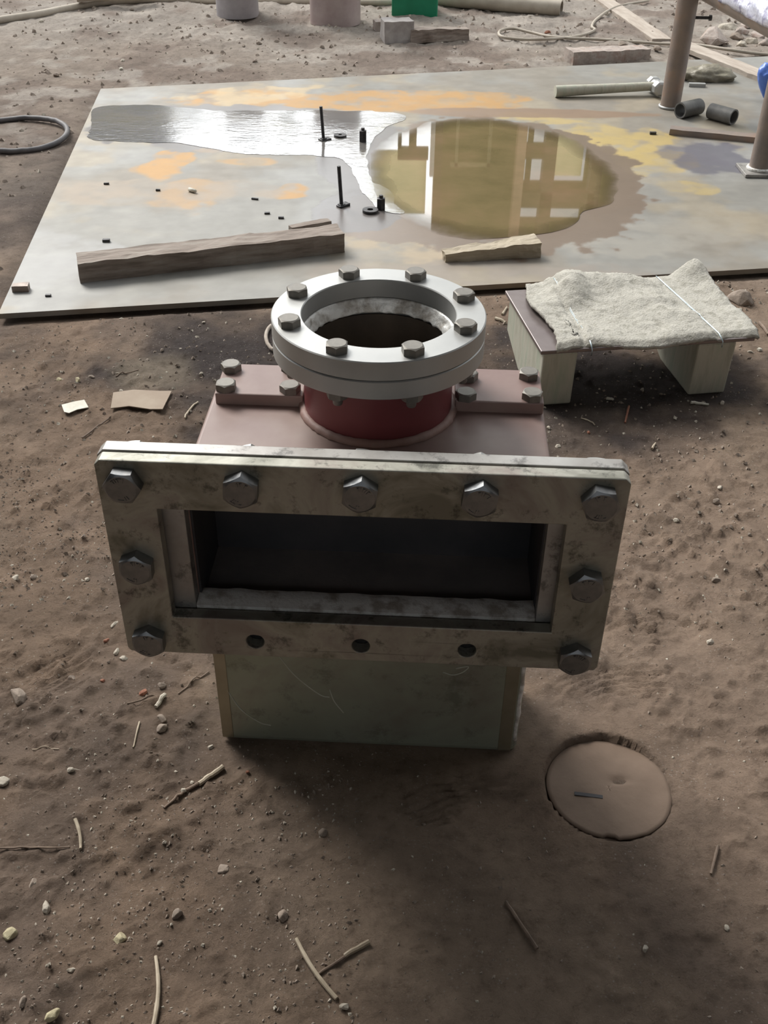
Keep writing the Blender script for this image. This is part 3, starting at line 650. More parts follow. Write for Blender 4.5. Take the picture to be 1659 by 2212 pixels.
# ------------------------------------------------------------------ bench with felt pad
FL, FR, BL = Vector((.289, 1.702, 0)), Vector((.690, 1.768, 0)), Vector((.249, 1.951, 0))
ang = math.atan2(FR.y-FL.y, FR.x-FL.x)
bench = thing('low_bench', 'low bench of steel sheet on timber blocks under the white pad', 'bench', (FL.x, FL.y, 0), ang)
bl = (FR-FL).length; bd_ = .265
obj('bench_top', MB().box(-.006, bl+.004, -.002, bd_, .112, .1195), MAT['dark_plate'], bench, bevel=.0015)
def leg(x0, x1, y0, y1, sk, cut):
    v = [(x0+sk, y0, 0), (x1+sk, y0, 0), (x1+sk, y1, 0), (x0+sk, y1, 0), (x0, y0, .112), (x1, y0, .112), (x1, y1, .112), (x0, y1, .112)]
    return MB().add(v, [(0, 3, 2, 1), (4, 5, 6, 7), (0, 1, 5, 4), (1, 2, 6, 5), (2, 3, 7, 6), (3, 0, 4, 7)])
def keystone(x0, x1, d, zt_, mat):
    """block whose side tapers towards the ground, seen from the end"""
    yy = [(0.0, zt_), (0.0, zt_*.80), (0.004, 0), (d*.60, 0), (d, zt_*.35), (d, zt_)]
    nn = len(yy); mb = MB(); v = [(x0, a, b) for a, b in yy]+[(x1, a, b) for a, b in yy]
    f = [tuple(range(nn)), tuple(reversed(range(nn, 2*nn)))]+[(i, nn+i, nn+(i+1) % nn, (i+1) % nn) for i in range(nn)]
    return mb.add(v, f)
obj('leg', keystone(0.0, .066, .25, .112, None), MAT['leg_block'], bench, bevel=.004)
obj('leg', keystone(bl-.105, bl-.030, .25, .112, None), MAT['leg_block'], bench, bevel=.004)
# pad
nu, nv_ = 96, 60; mb = MB()
for j in range(nv_+1):
    for i in range(nu+1):
        u, v = i/nu, j/nv_
        x = .034+u*(bl+.012-.034)+.010*math.sin(v*7)*(1 if u < .1 else .3)-.012*(1-u)*(1-v)
        y = -.006+v*(bd_+.015)+.006*math.sin(u*9)
        z = .1225+.006+.004*math.sin(u*11+v*3)
        z += .030*math.exp(-((u-.23)/.10)**2-((v-.86)/.26)**2)+.014*math.exp(-((u-.42)/.2)**2-((v-.95)/.15)**2)
        z += .022*math.exp(-((u-.93)/.07)**2-((v-1.0)/.16)**2)+.006*math.exp(-((u-.97)/.05)**2)
        z += .008*math.exp(-((u-.62)/.1)**2)*math.sin(v*3)
        z += .0065*(mnoise.fractal(Vector((x*14, y*14, 3)), 1, 2, 4))*min(1, 6*v)+.002*mnoise.noise(Vector((x*160, y*160, 1)))
        x += .003*mnoise.noise(Vector((x*60, y*60, 8))); y += .003*mnoise.noise(Vector((x*60, y*60, 18)))
        for uw in (.14+.02*v, .80-.06*v): z -= .006*math.exp(-((u-uw)/.012)**2)
        z = max(z, .1262)
        if v < .05: z -= .010*(1-v/.05)
        mb.v.append((x, y, max(z, .118)))
for j in range(nv_):
    for i in range(nu):
        a = j*(nu+1)+i; mb.f.append((a, a+1, a+nu+2, a+nu+1))
c_, s_ = math.cos(ang), math.sin(ang)
pad = obj('felt_pad', mb, MAT['felt'], smooth=True, loc=(FL.x, FL.y, 0), rot=(0, 0, ang))
sm = pad.modifiers.new('thick', 'SOLIDIFY'); sm.thickness = .006; sm.offset = -1
tag(pad, 'crumpled white wool pad tied with thin wire over the low bench', 'pad')
for uw, k in ((.14, .02), (.80, -.06)):
    w = MB()
    for dd_ in (0, .006):
        pts = []
        for j in range(0, 31):
            v = j/30; u = uw+k*v+(dd_*(.4+.6*math.sin(v*3)) if True else 0); x = .034+u*(bl-.022); y = -.010+v*(bd_+.022)
            i0 = int(min(max(u, 0), 1)*nu); j0 = int(v*nv_); z = mb.v[j0*(nu+1)+i0][2]+.0012; pts.append((x, y, z))
        pts = [(pts[0][0], pts[0][1], .108)]+pts; w.tube(pts, .0007, 6)
    obj('tie_wire', w, MAT['wire'], pad, smooth=True)
x, y, z = gg(1600, 650)
def rock(s, seed, flat=.7, sub=2):
    rr = random.Random(seed); bm = bmesh.new(); sx, sy = s*rr.uniform(.85, 1.35), s*rr.uniform(.6, .95)
    for k in range(26):
        v = Vector((rr.gauss(0, 1), rr.gauss(0, 1), rr.gauss(0, 1))).normalized()*rr.uniform(.82, 1.0)
        if v.z < -.25: v.z = -.25
        bm.verts.new((v.x*sx, v.y*sy, v.z*s*flat))
    r_ = bmesh.ops.convex_hull(bm, input=bm.verts); bmesh.ops.delete(bm, geom=[v for v in bm.verts if not v.link_faces], context='VERTS')
    bmesh.ops.bevel(bm, geom=bm.edges[:]+bm.verts[:], offset=s*.05, segments=1, affect='EDGES')
    bm.verts.index_update(); mb = MB(); mb.v = [tuple(v.co) for v in bm.verts]; mb.f = [tuple(v.index for v in f.verts) for f in bm.faces]; bm.free(); return mb
def stone(name, px, py, s, mat, lab, cat='stone', group=None, seed=None, flat=.7, onp=False):
    s *= .78
    x, y, z = g(px, py, PT) if onp else gg(px, py)
    o = obj(name, rock(s, seed or int(px*7+py)), MAT[mat], loc=(x, y, z+s*flat*.2), rot=(0, 0, rng.uniform(0, 6))); return tag(o, lab, cat, group)
stone('rock', 1600, 650, .045, 'stone_grey', 'rounded grey rock beyond the right end of the bench')

# ------------------------------------------------------------------ the thin disc pressed in the soil
t = thing('round_disc', 'thin round dust-covered disc sunk in the soil at lower right', 'disc', (DISC[0], DISC[1], 0))
nn = 96; mb = MB(); rim = []
for i in range(nn):
    a = 2*math.pi*i/nn; r = .0745
    da = abs((a-R(262)+math.pi) % (2*math.pi)-math.pi)
    if da < .11: r -= .004
    if abs((a-R(282)+math.pi) % (2*math.pi)-math.pi) < .2: r -= .0012
    rim.append((r, a))
NR = 14
for q in range(NR+1):
    for (r, a) in rim:
        x_, y_ = r*q/NR*math.cos(a), r*q/NR*math.sin(a)
        z_ = -.0022-.028*y_+.0012*mnoise.fractal(Vector((x_*22, y_*22, 2)), 1, 2, 4)-.004*math.exp(-((x_-.013)/.012)**2-((y_-.012)/.005)**2)
        mb.v.append((x_, y_, z_))
for q in range(NR):
    for i in range(nn):
        j = (i+1) % nn; mb.f.append((q*nn+i, q*nn+j, (q+1)*nn+j, (q+1)*nn+i))
m_d = M('dusty_disc_shaded', (.165, .115, .083), (.205, .145, .106), 12, .85, 0, .35, 120, bd=.001)  # dust colour, darkened for the shadow lying over the disc
o = obj('plate_face', mb, m_d, t, smooth=True); s2 = o.modifiers.new('t', 'SOLIDIFY'); s2.thickness = .003; s2.offset = -1
lx, ly = -.026, -.012
obj('slot_chip', chunk(.033, .0046, .0016, .0006, 3, 12, 2, 2), MAT['dark_grey'], t, loc=(lx, ly, -.0021), rot=(0, 0, R(-8)))['label'] = 'short dark slit in the disc'

# ------------------------------------------------------------------ sticks and stalks
def stick(a, b, r0, r1, mat, lab, bend=.004, cat='stick', lift=.002, name='dry_stalk'):
    A = Vector(gg(*a)); B = Vector(gg(*b)); pts = []; rs = []
    d = (B-A); nrm = Vector((-d.y, d.x, 0)).normalized(); k = 10
    for i in range(k+1):
        t_ = i/k; p = A.lerp(B, t_)+nrm*bend*math.sin(t_*math.pi); r_ = r0+(r1-r0)*t_
        p.z = max(A.z*(1-t_)+B.z*t_, hz(p.x, p.y))+r_*.8+lift*.3
        if i % 4 == 3: r_ *= 1.12
        pts.append(p); rs.append(r_)
    return tag(obj(name, MB().tube(pts, rs, 8), MAT[mat], smooth=40), lab, cat)
ST = [((483, 1660), (430, 1697), .0032, .0030, 'straw', 'pale broken stalk half lying at the pedestal\'s lower left', .0),
      ((432, 1694), (355, 1747), .0022, .0012, 'twig', 'thin dark tail of twig below the pale broken stalk', -.002),
      ((797, 2038), (745, 2068), .0030, .0026, 'straw', 'thick pale end piece of stalk above the crossed twigs at bottom centre', 0),
      ((752, 2064), (680, 2112), .0018, .0012, 'twig', 'thin dark twig continuing from the thick bottom stalk', 0),
      ((640, 2030), (727, 2160), .0020, .0024, 'straw', 'brown stalk crossed by a twig at bottom centre', -.003),
      ((337, 2068), (330, 2230), .0018, .0026, 'straw', 'long pale stalk running off the bottom edge', .004),
      ((163, 1772), (175, 1838), .0022, .0016, 'straw', 'short upright looking pale stalk at lower left', .002),
      ((-20, 1834), (152, 1832), .0012, .0008, 'twig', 'thin straight twig reaching in from the left edge, lower', 0),
      ((452, 1452), (385, 1500), .0010, .0008, 'twig', 'fine twig touching the left edge of the pedestal', 0),
      ((275, 1522), (352, 1502), .0012, .0009, 'twig', 'thin twig lying beside a red brick chip', 0),
      ((357, 1505), (337, 1530), .0030, .0026, 'stone_white', 'whitish stub of stalk right of the red chip', 0),
      ((302, 1562), (288, 1618), .0012, .0009, 'straw', 'fine tan straw left of the pedestal', 0),
      ((70, 1620), (128, 1620), .0006, .0005, 'straw', 'hair-thin straw lying flat near the left edge', 0),
      ((178, 948), (236, 905), .0016, .0012, 'twig', 'dark twig between card scrap and front flange', 0),
      ((1092, 1950), (1160, 2052), .0018, .0022, 'twig', 'faint dusty twig in the shade at bottom right', 0),
      ((1550, 1830), (1535, 1890), .0020, .0015, 'twig', 'short twig at right below the sunken disc', 0),
      ((1408, 972), (1416, 958), .0024, .0012, 'straw', 'small pale splinter right of the front flange corner', 0),
      ((1350, 915), (1358, 880), .0018, .0022, 'stone_red', 'small red brown splinter in the dark soil below the bench', 0),
      ((1492, 872), (1530, 876), .0030, .0020, 'paper', 'white sliver on dark soil in front of the bench leg', 0),
      ((1310, 863), (1325, 866), .0030, .0020, 'paper', 'tiny white sliver under the middle of the bench', 0),
      ((1255, 905), (1285, 920), .0014, .0012, 'straw', 'thin curved straw in front of the bench left leg', .003),
      ((1070, 690), (1092, 700), .0035, .0030, 'pale_wood', 'pale wood splinter left of the bench', 0),
      ((1085, 682), (1095, 665), .0030, .0020, 'pale_wood', 'second pale splinter between the ring flange and the bench', 0),
      ((1640, 700), (1659, 725), .0035, .0030, 'twig', 'twig beside the right end of the bench', 0),
      ((250, 815), (300, 800), .0012, .0009, 'twig', 'dark twig above the brown card scrap', 0),
      ((400, 905), (428, 870), .0018, .0016, 'straw', 'bent pale shaving by the left side of the red body', .004)]
for (a, b, r0, r1, mt, lb, bn) in ST: stick(a, b, r0, r1, mt, lb, bn)
# curled strip beside the ring flange
cp = [g(575+26*(1-math.cos(t_))*.9, 738-26*math.sin(t_)*1.1, .0) for t_ in np.linspace(-1.4, 1.5, 14)]
tag(obj('curled_strip', MB().tube([(x_, y_, hz(x_, y_)+.006) for x_, y_, _ in cp], .004, 8), MAT['dust_wood'], smooth=True), 'pale curled strip half hidden behind the left of the ring flange', 'scrap')

# ------------------------------------------------------------------ scraps and stones
def scrap(name, pts, mat, lab, cat, th=.0015, bow=.004):
    P = [gg(*p) for p in pts]; zt_ = max(p[2] for p in P)+.002; mb = plate([[(p[0], p[1]) for p in P]], zt_, zt_+th)
    o = obj(name, mb, MAT[mat], bevel=.0004); return tag(o, lab, cat)
scrap('card_scrap', [(240, 888), (246, 856), (290, 850), (345, 848), (372, 852), (352, 890), (325, 888), (280, 884)], 'card', 'brown card scrap lying left of the red body', 'card scrap', .002)
scrap('paper_scrap', [(140, 897), (134, 880), (160, 873), (183, 868), (192, 883), (168, 890), (150, 897)], 'paper', 'small whitish scrap left of the brown card', 'paper scrap')
STN = [(128, 822, .010, 'stone_yellow', 'pale yellow stone left of the pair at upper left, longish'), (168, 822, .011, 'stone_yellow', 'square cream stone next to the longish yellow one'), (198, 815, .009, 'stone_grey', 'brown stone right of the square cream stone'),
       (310, 1497, .0075, 'stone_red', 'orange-red brick chip beside a thin twig'), (222, 1471, .0055, 'stone_red', 'smaller orange-red chip left of the twig'), (230, 1385, .007, 'stone_red', 'dark red chip by the left flange edge'), (535, 1668, .004, 'stone_red', 'tiny red chip in front of the pedestal left corner'),
       (100, 1962, .010, 'stone_white', 'cream pointed stone at lower left'), (22, 2020, .012, 'stone_yellow', 'tan stone in a hollow at the lower left edge'), (115, 2195, .011, 'stone_yellow', 'yellow stone at the very bottom left'), (260, 2030, .010, 'stone_yellow', 'dull yellow stone beside the long bottom stalk'),
       (72, 1910, .008, 'stone_grey', 'small grey stone above the cream pointed stone'), (345, 2037, .005, 'stone_white', 'white chip at the top of the long bottom stalk'), (155, 2097, .006, 'stone_white', 'white chip below the dull yellow stone'), (8, 1690, .013, 'stone_white', 'pale round stone cut by the left edge'),
       (35, 1250, .010, 'stone_white', 'pinkish white stone near left edge beside the flange'), (72, 1248, .009, 'stone_grey', 'flat grey stone beside the pinkish white stone'), (188, 1253, .006, 'stone_white', 'bright white chip left of the flange side'),
       (350, 1482, .009, 'stone_grey', 'grey stone right of the larger red chip'), (350, 1553, .010, 'stone_grey', 'curved pale grey shard left of the pedestal'), (350, 1575, .012, 'stone_grey', 'flat grey shard just below the curved one'), (248, 1350, .008, 'stone_white', 'white stone touching the lower left flange edge'), (252, 1409, .008, 'stone_white', 'white stone below the flange corner bolt'), (268, 1423, .008, 'stone_white', 'second white stone below the flange corner'),
       (155, 1467, .009, 'stone_grey', 'dusty clod left of the small red chip'), (40, 1508, .020, 'stone_grey', 'large dusty clod near the left edge'), (455, 1615, .006, 'stone_white', 'bright chip left of the pedestal foot'), (415, 1692, .005, 'stone_white', 'bright glint of glass beside the broken stalk'), (397, 1709, .006, 'stone_white', 'white chip below the glint by the stalk'), (153, 1665, .008, 'stone_white', 'oblong white chip at left, mid ground'),
       (697, 1800, .010, 'stone_grey', 'round grey pebble in the shade in front of the pedestal'), (385, 1975, .012, 'stone_grey', 'brown pebble above the long bottom stalk'), (482, 1880, .010, 'stone_grey', 'dark clod with a pale face, lower centre left'), (745, 2175, .007, 'stone_white', 'pale pebble below the crossed stalks'), (50, 2165, .008, 'stone_grey', 'grey pebble near the bottom left corner'), (610, 1980, .010, 'stone_grey', 'crumbled pale clod above the crossed stalks'),
       (1460, 1126, .009, 'stone_white', 'white pebble on bare soil right of the flange'), (1546, 1255, .011, 'stone_grey', 'dark oblong pebble far right among boot prints'), (1533, 1388, .008, 'stone_white', 'white pebble below the dark oblong pebble'), (1546, 1085, .012, 'stone_grey', 'flat tan clod at right above the white pebble'), (1555, 1055, .008, 'stone_white', 'small pale shard at the upper right soil'), (1271, 935, .006, 'stone_red', 'small pinkish stone behind the flange right end'), (1205, 966, .009, 'stone_white', 'white chip beside the right side of the red body'), (1185, 925, .008, 'stone_white', 'grey white chip further along the red body side'),
       (1394, 2050, .006, 'stone_white', 'pale pebble in the shade below the disc'), (1570, 2005, .005, 'stone_white', 'tiny pale pebble at lower right'), (1560, 872, .008, 'stone_white', 'pinkish chip in front of the bench right leg'), (1620, 762, .008, 'stone_white', 'bright chip at the right edge beside the bench'), (1640, 757, .010, 'paper', 'long white flake at the right edge beside the bench'),
       (262, 845, .006, 'stone_white', 'small white chip above the card scrap corner'), (255, 808, .006, 'stone_white', 'bluish white glass chip above the card'), (435, 808, .007, 'stone_white', 'white glass chip left of the red pad plate'), (350, 757, .007, 'stone_grey', 'small rubble stone below the plate front edge'), (390, 755, .007, 'stone_white', 'pale rubble chip below the plate front edge'), (440, 697, .006, 'stone_white', 'bluish chip under the plate front edge'), (262, 690, .007, 'stone_white', 'pale chip against the plate front edge'),
       (122, 165, .022, 'stone_grey', 'brown stone on the far ground at upper left'), (265, 132, .014, 'stone_white', 'white flake on the far ground, upper left'), (262, 150, .014, 'paper', 'flat white flake just nearer than another'), (185, 108, .012, 'stone_white', 'thin pale flake far left ground'), (90, 48, .020, 'stone_white', 'pale block lump beside the far hose'), (285, 22, .016, 'stone_grey', 'dark lump under the far hose'),
       (560, 95, .018, 'stone_grey', 'dark stone on far ground, left of two'), (640, 95, .018, 'stone_grey', 'dark stone on far ground, right of two'), (620, 78, .016, 'stone_grey', 'grey flake on far ground under the pipes'), (550, 133, .015, 'stone_grey', 'grey lump on far ground behind the plate'), (432, 98, .010, 'stone_white', 'bright chip on far ground behind the plate'), (600, 128, .012, 'stone_white', 'white flake on far ground behind the plate'), (1145, 37, .012, 'stone_white', 'white chip on far ground beyond the wire loop'), (1183, 72, .022, 'stone_red', 'reddish lump lying behind the wire loop'),
       (1310, 32, .020, 'stone_white', 'pale round stone beside the diagonal board'), (1345, 98, .030, 'stone_grey', 'tan stone with dark side on the brick slab'), (1420, 108, .026, 'stone_grey', 'pale lump at the right end of the brick slab')]
for (px, py, s_, mt, lb) in STN: stone('stone', px, py, s_, mt, lb)
stone('boulder', 1543, 96, .105, 'brick', 'tan upright lump of rubble behind the pipe stand', seed=5, flat=1.1)
for (px, py, s_, mt, lb) in ((1572, 64, .055, 'stone_white', 'pale broken stone nearest the tan boulder, back of the heap'), (1590, 84, .045, 'stone_grey', 'grey broken stone at the front left of the heap'), (1602, 72, .050, 'brick', 'dusty brick lump in the middle of the heap'), (1622, 94, .042, 'stone_white', 'pale broken stone at the front of the heap, right half'),
                            (1635, 80, .050, 'brick', 'brick lump under the thick pipe near the right edge'), (1602, 99, .034, 'stone_white', 'small pale stone lowest in the heap'), (1650, 97, .05, 'brick', 'brick lump of the heap cut by the right edge'), (1612, 58, .05, 'brick', 'brick lump at the back of the heap below the pipe')):
    stone('broken_stone', px, py, s_, mt, lb, group='rubble heap under the pipe')
# grit nobody could count
def scatter(name, N, zone, smin, smax, mat, lab, seed):
    rr = random.Random(seed); P = []
    while len(P) < N:
        q = zone(rr)
        if q: P.append(q)
    H = ground_h(np.array([p[0] for p in P]), np.array([p[1] for p in P])); mb = MB()
    for (x_, y_), h in zip(P, H):
        s_ = smin+(smax-smin)*rr.random()**(2.2 if 'white' in mat else 3); a = rr.uniform(0, 6.28); ca, sa = math.cos(a), math.sin(a)
        vs = []
        for (u, v, w_) in ((1, 0, 0), (0, .7, 0), (-1, .1, 0), (0, -.8, 0), (.3, .2, .7), (-.4, -.2, .6)):
            u = u*s_*rr.uniform(.6, 1.2); v = v*s_*rr.uniform(.6, 1.2); vs.append((x_+u*ca-v*sa, y_+u*sa+v*ca, h-.0005+w_*s_*rr.uniform(.6, 1.3)))
        n_ = len(mb.v); mb.v += vs; mb.f += [tuple(k+n_ for k in f) for f in ((0, 1, 4), (1, 2, 5), (1, 5, 4), (2, 3, 5), (3, 0, 4), (3, 4, 5))]
    me = bpy.data.meshes.new(name); me.from_pydata(mb.v, [], mb.f); me.update(); me.materials.append(MAT[mat])
    return tag(obj(name, me), lab, 'grit', kind='stuff')
def ok(x_, y_):
    if float(in_plate(np.array([x_]), np.array([y_]))[0]) > .2: return None
    c, s = math.cos(YAW), math.sin(YAW); lx_ = c*(x_-AX)+s*(y_-AY); ly_ = -s*(x_-AX)+c*(y_-AY)
    if abs(lx_) < .19 and .13 < ly_ < .31: return None
    if math.hypot(x_-DISC[0], y_-DISC[1]) < .085: return None
    return (x_, y_)
def z_left(rr):
    x_ = rr.uniform(-.75, .75); y_ = rr.uniform(.42, 1.5)
    d = fbm(np.array([x_]), np.array([y_]), 4, 3, 90)[0]
    if x_ > -.02 and rr.random() > .15: return None
    if d < .42 and rr.random() > .25: return None
    return ok(x_, y_)
def z_back(rr):
    x_ = rr.uniform(-.9, 1.0); y_ = rr.uniform(1.1, 2.3); return ok(x_, y_)
def z_far(rr):
    x_ = rr.uniform(-2.6, 2.4); y_ = rr.uniform(2.2, 6.2); return ok(x_, y_)
scatter('gravel', 15000, z_left, .0006, .0036, 'stone_grey', 'fine grey grit strewn over the near dirt', 1)
scatter('gravel', 3600, z_left, .0006, .0034, 'stone_white', 'sparse white specks in the near dirt', 2)
scatter('gravel', 7000, z_back, .0010, .0060, 'stone_grey', 'grey grit on the dark soil between fitting and plate', 3)
scatter('gravel', 1700, z_back, .0010, .0060, 'stone_white', 'white chips on the dark soil between fitting and plate', 4)
scatter('gravel', 4500, z_far, .002, .016, 'stone_grey', 'loose crumbs over the far pale ground', 5)
scatter('gravel', 600, z_far, .003, .014, 'stone_white', 'pale flakes over the far ground', 6)

# ------------------------------------------------------------------ far ground items
tag(obj('hoop', MB().tube([(-1.2+.178*math.cos(a), 3.33+.178*math.sin(a), max(hz(-1.2+.178*math.cos(a), 3.33+.178*math.sin(a)), 0)+.010+.004*math.sin(a*2)) for a in np.linspace(0, 2*math.pi, 65)[:-1]], .0085, 10, closed=True), MAT['rubber'], smooth=True), 'thin dark hoop lying on the dirt left of the steel plate', 'hoop')
def pipe(name, c, r, h, mat, lab):
    mb = MB().lathe([(r, 0), (r, h), (r-.008, h), (r-.008, 0)], 48, closed=True)
    return tag(obj(name, mb, MAT[mat], smooth=40, loc=(c[0], c[1], -.004)), lab, 'pipe')
pipe('standing_pipe', (-.715, 5.27), .098, .55, 'pvc', 'grey upright pipe section standing far back, left of two')
pipe('standing_pipe', (-.253, 5.14), .115, .55, 'pinkpipe', 'wider reddish upright pipe section far back, right of two')
gb = thing('green_box', 'bright green box standing on the far ground', 'box', (.112, 5.32, 0), .0)
obj('shell', MB().box(-.108, .105, -.075, .075, -.004, .20), MAT['green'], gb, bevel=.006); obj('lid', MB().box(-.112, .109, -.079, .079, .20, .215), MAT['green'], gb, bevel=.004)
def px_line(pts, z=.0, lift=0): 
    o = []
    for p in pts: x_, y_, z_ = gg(*p); o.append((x_, y_, z_+lift))
    return o
tag(obj('hose', MB().tube(smoothpts(px_line([(-60, 62), (0, 50), (80, 38), (160, 22), (230, 10), (330, 5), (470, 8), (620, 9), (800, 12), (870, 10)], lift=.012)), .017, 10), MAT['hose'], smooth=True), 'long tan hose snaking across the far ground', 'hose')
tag(obj('timber_scrap', MB().tube(smoothpts(px_line([(170, 20), (240, 14), (330, 8)], lift=.05)), [.022]*13, 6), MAT['dust_wood']), 'short dusty slat lying on the far hose', 'wood scrap')
lp = thing('lying_pipe', 'pale pipe lying on the far ground with a dark open end', 'pipe', (0, 0, 0))
A = Vector(g(1000, 0, .035)); B = Vector(g(1213, 18, .035)); d = (B-A).normalized(); Q = d.to_track_quat('Z', 'Y').to_matrix().to_4x4(); Q.translation = A
obj('pipe_wall', MB().lathe([(.036, -.3), (.036, (B-A).length), (.030, (B-A).length), (.030, -.3)], 32, Q, closed=True), MAT['hose'], lp, smooth=40)
wire = [(1400, 6), (1330, 20), (1290, 45), (1278, 62), (1284, 70), (1262, 80), (1230, 86), (1180, 90), (1120, 90), (1082, 84), (1080, 72), (1108, 67), (1150, 76), (1200, 86), (1300, 91), (1430, 100), (1500, 102), (1580, 114), (1640, 122), (1720, 126)]
tag(obj('cable', MB().tube(smoothpts(px_line(wire, lift=.010), 8), .0062, 8), MAT['hose'], smooth=True), 'thin tan cable looped over the far ground', 'cable')
# blocks
lump('concrete_block', chunk(.125, .09, .085, .003, 31, 8, 6, 6), MAT['concrete'], (832, 96), (892, 92), 'squarish grey block near the green box', 'block', w_off=.045)
lump('timber_piece', chunk(.26, .06, .055, .006, 32, 16, 4, 4, taper=.3), MAT['wood'], (892, 94), (1010, 86), 'ragged grey timber piece right of the squarish block', 'timber', w_off=.03)
lump('brick_piece', chunk(.07, .05, .04, .004, 33, 6, 4, 4), MAT['brick'], (812, 68), (845, 66), 'pinkish brick fragment behind the squarish block', 'brick', w_off=.03)
lump('brick_slab', chunk(.34, .09, .05, .004, 34, 18, 6, 4, taper=.15), MAT['brick'], (1242, 142), (1405, 134), 'long dusty slab against the far edge of the steel plate', 'brick', w_off=.06)
lump('board', chunk(.92, .085, .016, .002, 35, 30, 4, 2), MAT['dust_wood'], (1448, 92), (1310, 2), 'pale board running diagonally back from the pipe stand', 'board', w_off=.03)
lump('board', chunk(.62, .085, .016, .002, 36, 20, 4, 2), MAT['dust_wood'], (1648, 166), (1500, 108), 'pale board right of the pipe stand, near end over the plate', 'board', 'p', w_off=.02)
# hammer
hm = thing('sledge_hammer', 'hammer with thick grey wooden handle lying on the plate', 'hammer', (0, 0, PT))
A = Vector(g(1198, 210, PT)); B = Vector(g(1408, 205, PT)); e = math.atan2(B.y-A.y, B.x-A.x); hm.location = (A.x, A.y, PT); hm.rotation_euler = (0, 0, e); Lh = (B-A).length
obj('handle', MB().tube([(Lh*i/10, 0, .020+.001*i) for i in range(11)], [.020, .0195, .019, .018, .0175, .017, .0165, .016, .016, .0155, .015], 12), MAT['leg_block'], hm, smooth=40)
obj('head', MB().lathe([(.018, -.052), (.026, -.046), (.027, -.02), (.021, -.014), (.021, .014), (.027, .02), (.026, .046), (.018, .052)], 8, Matrix.Translation((Lh+.012, .0, .030)) @ Matrix.Rotation(R(90), 4, 'X') @ Matrix.Rotation(R(22.5), 4, 'Z')), MAT['ring'], hm, bevel=.002)
# couplings
def coupling(a, b, r, lab):
    A = Vector(g(*a, PT)); B = Vector(g(*b, PT)); Lc = (B-A).length; d = (B-A).normalized(); Q = d.to_track_quat('Z', 'Y').to_matrix().to_4x4(); Q.translation = (0, 0, r)
    o = obj('pipe_coupling', MB().lathe([(r, 0), (r, Lc), (r*.80, Lc), (r*.80, 0)], 32, Q, closed=True), MAT['pvc' if False else 'dark_steel'], smooth=40, loc=A); return tag(o, lab, 'pipe coupling')
MAT['dark_steel'] = M('dark_pipe_steel', (.11, .11, .105), (.18, .175, .165), 20, .5, .3, .3, 100)
coupling((1466, 256), (1507, 247), .026, 'short dark pipe coupling right beside the farther post')
coupling((1532, 256), (1582, 270), .025, 'short dark pipe coupling, right one of the pair on the plate')
lump('flat_bar', chunk(.27, .045, .018, .0012, 41, 14, 4, 2), MAT['rust'], (1450, 292), (1628, 309), 'flat brown bar lying on the plate in front of the pipe couplings', 'bar', 'p', w_off=.022)
lump('metal_block', chunk(.06, .02, .012, .001, 42, 5, 3, 2), MAT['ring'], (1490, 188), (1522, 189), 'small shiny steel bit on the plate behind the farther post', 'metal scrap', 'p', w_off=.01)
# crumpled sack behind post
mb = MB(); bm = bmesh.new(); bmesh.ops.create_icosphere(bm, subdivisions=4, radius=1)
for v in bm.verts:
    p = v.co; q = 1+.28*mnoise.fractal(p*1.7+Vector((4, 1, 2)), 1, 2, 4); mb.v.append((p.x*.10*q, p.y*.055*q, max(p.z*.038*q, -.012)))
mb.f = [tuple(v.index for v in f.verts) for f in bm.faces]; bm.free()
x_, y_, _ = g(1525, 172, PT); MAT['sack'] = M('olive_sack', (.16, .14, .10), (.28, .25, .18), 22, .4, .1, .6, 60, bd=.006)
tag(obj('crumpled_sack', mb, MAT['sack'], smooth=True, loc=(x_, y_, PT+.012)), 'crumpled olive sheet lying right behind the farther post', 'sack')
# pipe stand
stand = thing('pipe_stand', 'rusty steel stand of two posts carrying a thick pipe', 'pipe stand', (1.0, 3.4, 0))
def post(px, py, r, h):
    x_, y_, _ = g(px, py, PT); return obj('post', MB().lathe([(r, PT), (r, h), (r-.004, h), (r-.004, PT)], 32, Matrix.Translation((x_-1.0, y_-3.4, 0)), closed=True), MAT['rust'], stand, smooth=40), x_, y_
_, x1, y1 = post(1447, 232, .034, .62); _, x2, y2 = post(1639, 372, .031, .62)
for (xx, yy, w_) in ((x2, y2, .055),): obj('base_plate', MB().box(xx-1.0-w_, xx-1.0+w_, yy-3.4-w_, yy-3.4+w_, PT, PT+.010), MAT['flange_back'], stand, bevel=.002)
obj('base_weld', MB().tube([(x1-1.0+.036*math.cos(a), y1-3.4+.036*math.sin(a), PT+.004) for a in np.linspace(0, 2*math.pi, 33)[:-1]], .005, 6, closed=True), MAT['ring'], stand, smooth=True)
obj('base_weld', MB().tube([(x2-1.0+.033*math.cos(a), y2-3.4+.033*math.sin(a), PT+.013) for a in np.linspace(0, 2*math.pi, 33)[:-1]], .006, 6, closed=True), MAT['weld'], stand, smooth=True)
A = Vector((x1-1.0+.060, y1-3.4+.10, .395)); B = Vector((x2-1.0+.060, y2-3.4-.30, .395)); d = (B-A).normalized(); Q = d.to_track_quat('Z', 'Y').to_matrix().to_4x4(); Q.translation = A
obj('cross_pipe', MB().lathe([(.050, -.05), (.050, (B-A).length), (.044, (B-A).length), (.044, -.05)], 40, Q, closed=True), MAT['rust'], stand, smooth=40)
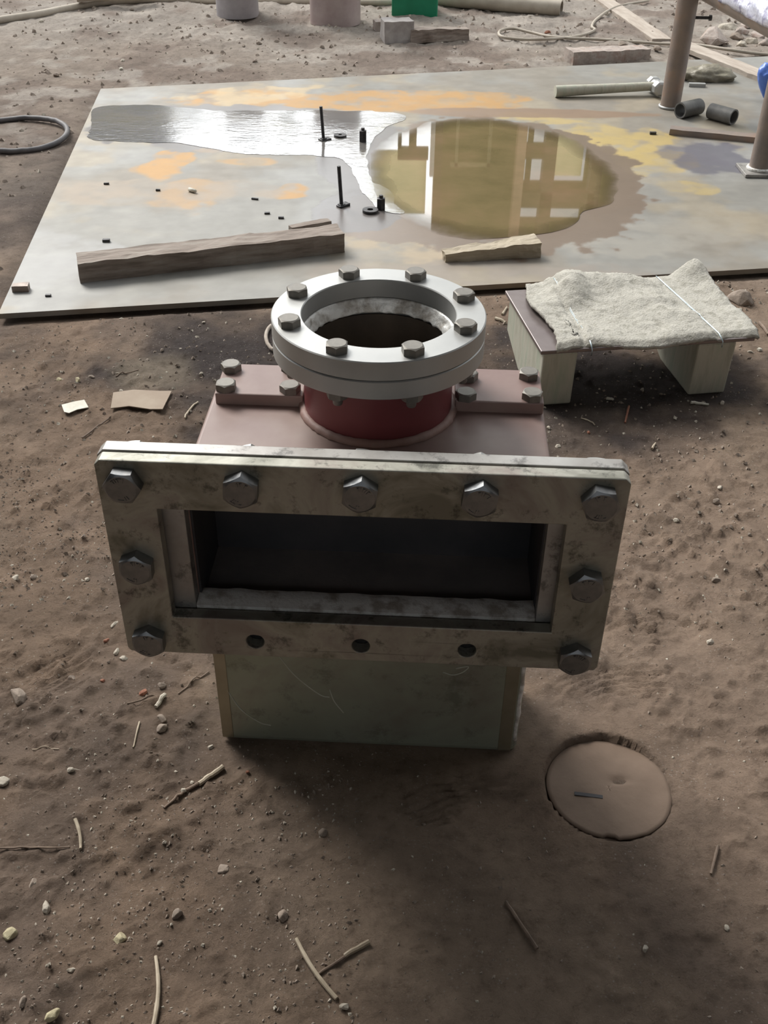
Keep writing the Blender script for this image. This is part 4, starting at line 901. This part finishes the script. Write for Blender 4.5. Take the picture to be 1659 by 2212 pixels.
obj('clamp_bolt', MB().lathe([(.005, 0), (.005, .05), (.009, .05), (.009, .058)], 12, Matrix.Translation((x1-1.0+.03, y1-3.4, .30)) @ Matrix.Rotation(R(90), 4, 'Y')), MAT['dark_iron'], stand)
# film over the pipe
mb = MB(); nA, nB = 26, 30
for j in range(nB+1):
    for i in range(nA+1):
        a = R(-10)+i/nA*R(200); s_ = .30+j/nB*.42; r_ = .053+.006*mnoise.noise(Vector((a*2.5, s_*16, 3)))+.002*mnoise.noise(Vector((a*8, s_*40, 6)))
        c0 = A+d*s_; sd_ = Vector((d.y, -d.x, 0)); p = c0+sd_*math.cos(a)*r_+Vector((0, 0, 1))*math.sin(a)*r_; mb.v.append((p.x+1.0, p.y+3.4, p.z))
for j in range(nB):
    for i in range(nA): q = j*(nA+1)+i; mb.f.append((q, q+1, q+nA+2, q+nA+1))
o = obj('plastic_film', mb, MAT['film'], smooth=True); s2 = o.modifiers.new('t', 'SOLIDIFY'); s2.thickness = .001
tag(o, 'shiny bluish plastic film wrapped over the thick pipe', 'plastic film')
# blue and white bag
bgx, bgy, _ = g(1650, 215, PT)
bag = thing('plastic_bag', 'blue and white plastic bag at the right edge behind the near post', 'bag', (bgx+.015, bgy, PT))
def bagmesh(sx, sy, sz, seed, off):
    mb = MB(); bm = bmesh.new(); bmesh.ops.create_icosphere(bm, subdivisions=4, radius=1)
    for v in bm.verts:
        p = v.co; q = 1+.12*mnoise.fractal(p*2+Vector((seed, 1, 2)), 1, 2, 3); tz = (p.z+1)/2
        w = .25+.75*tz; mb.v.append((off[0]+p.x*sx*q*w, off[1]+p.y*sy*q*w, off[2]+(p.z+1)*sz*q))
    mb.f = [tuple(v.index for v in f.verts) for f in bm.faces]; bm.free(); return mb
obj('bag_side', bagmesh(.065, .05, .062, 3, (-.01, 0, 0)), MAT['blue'], bag, smooth=True)['label'] = 'blue side of the bag'
obj('bag_top', bagmesh(.060, .05, .058, 7, (.030, .0, .018)), MAT['paper'], bag, smooth=True)['label'] = 'white part of the bag'
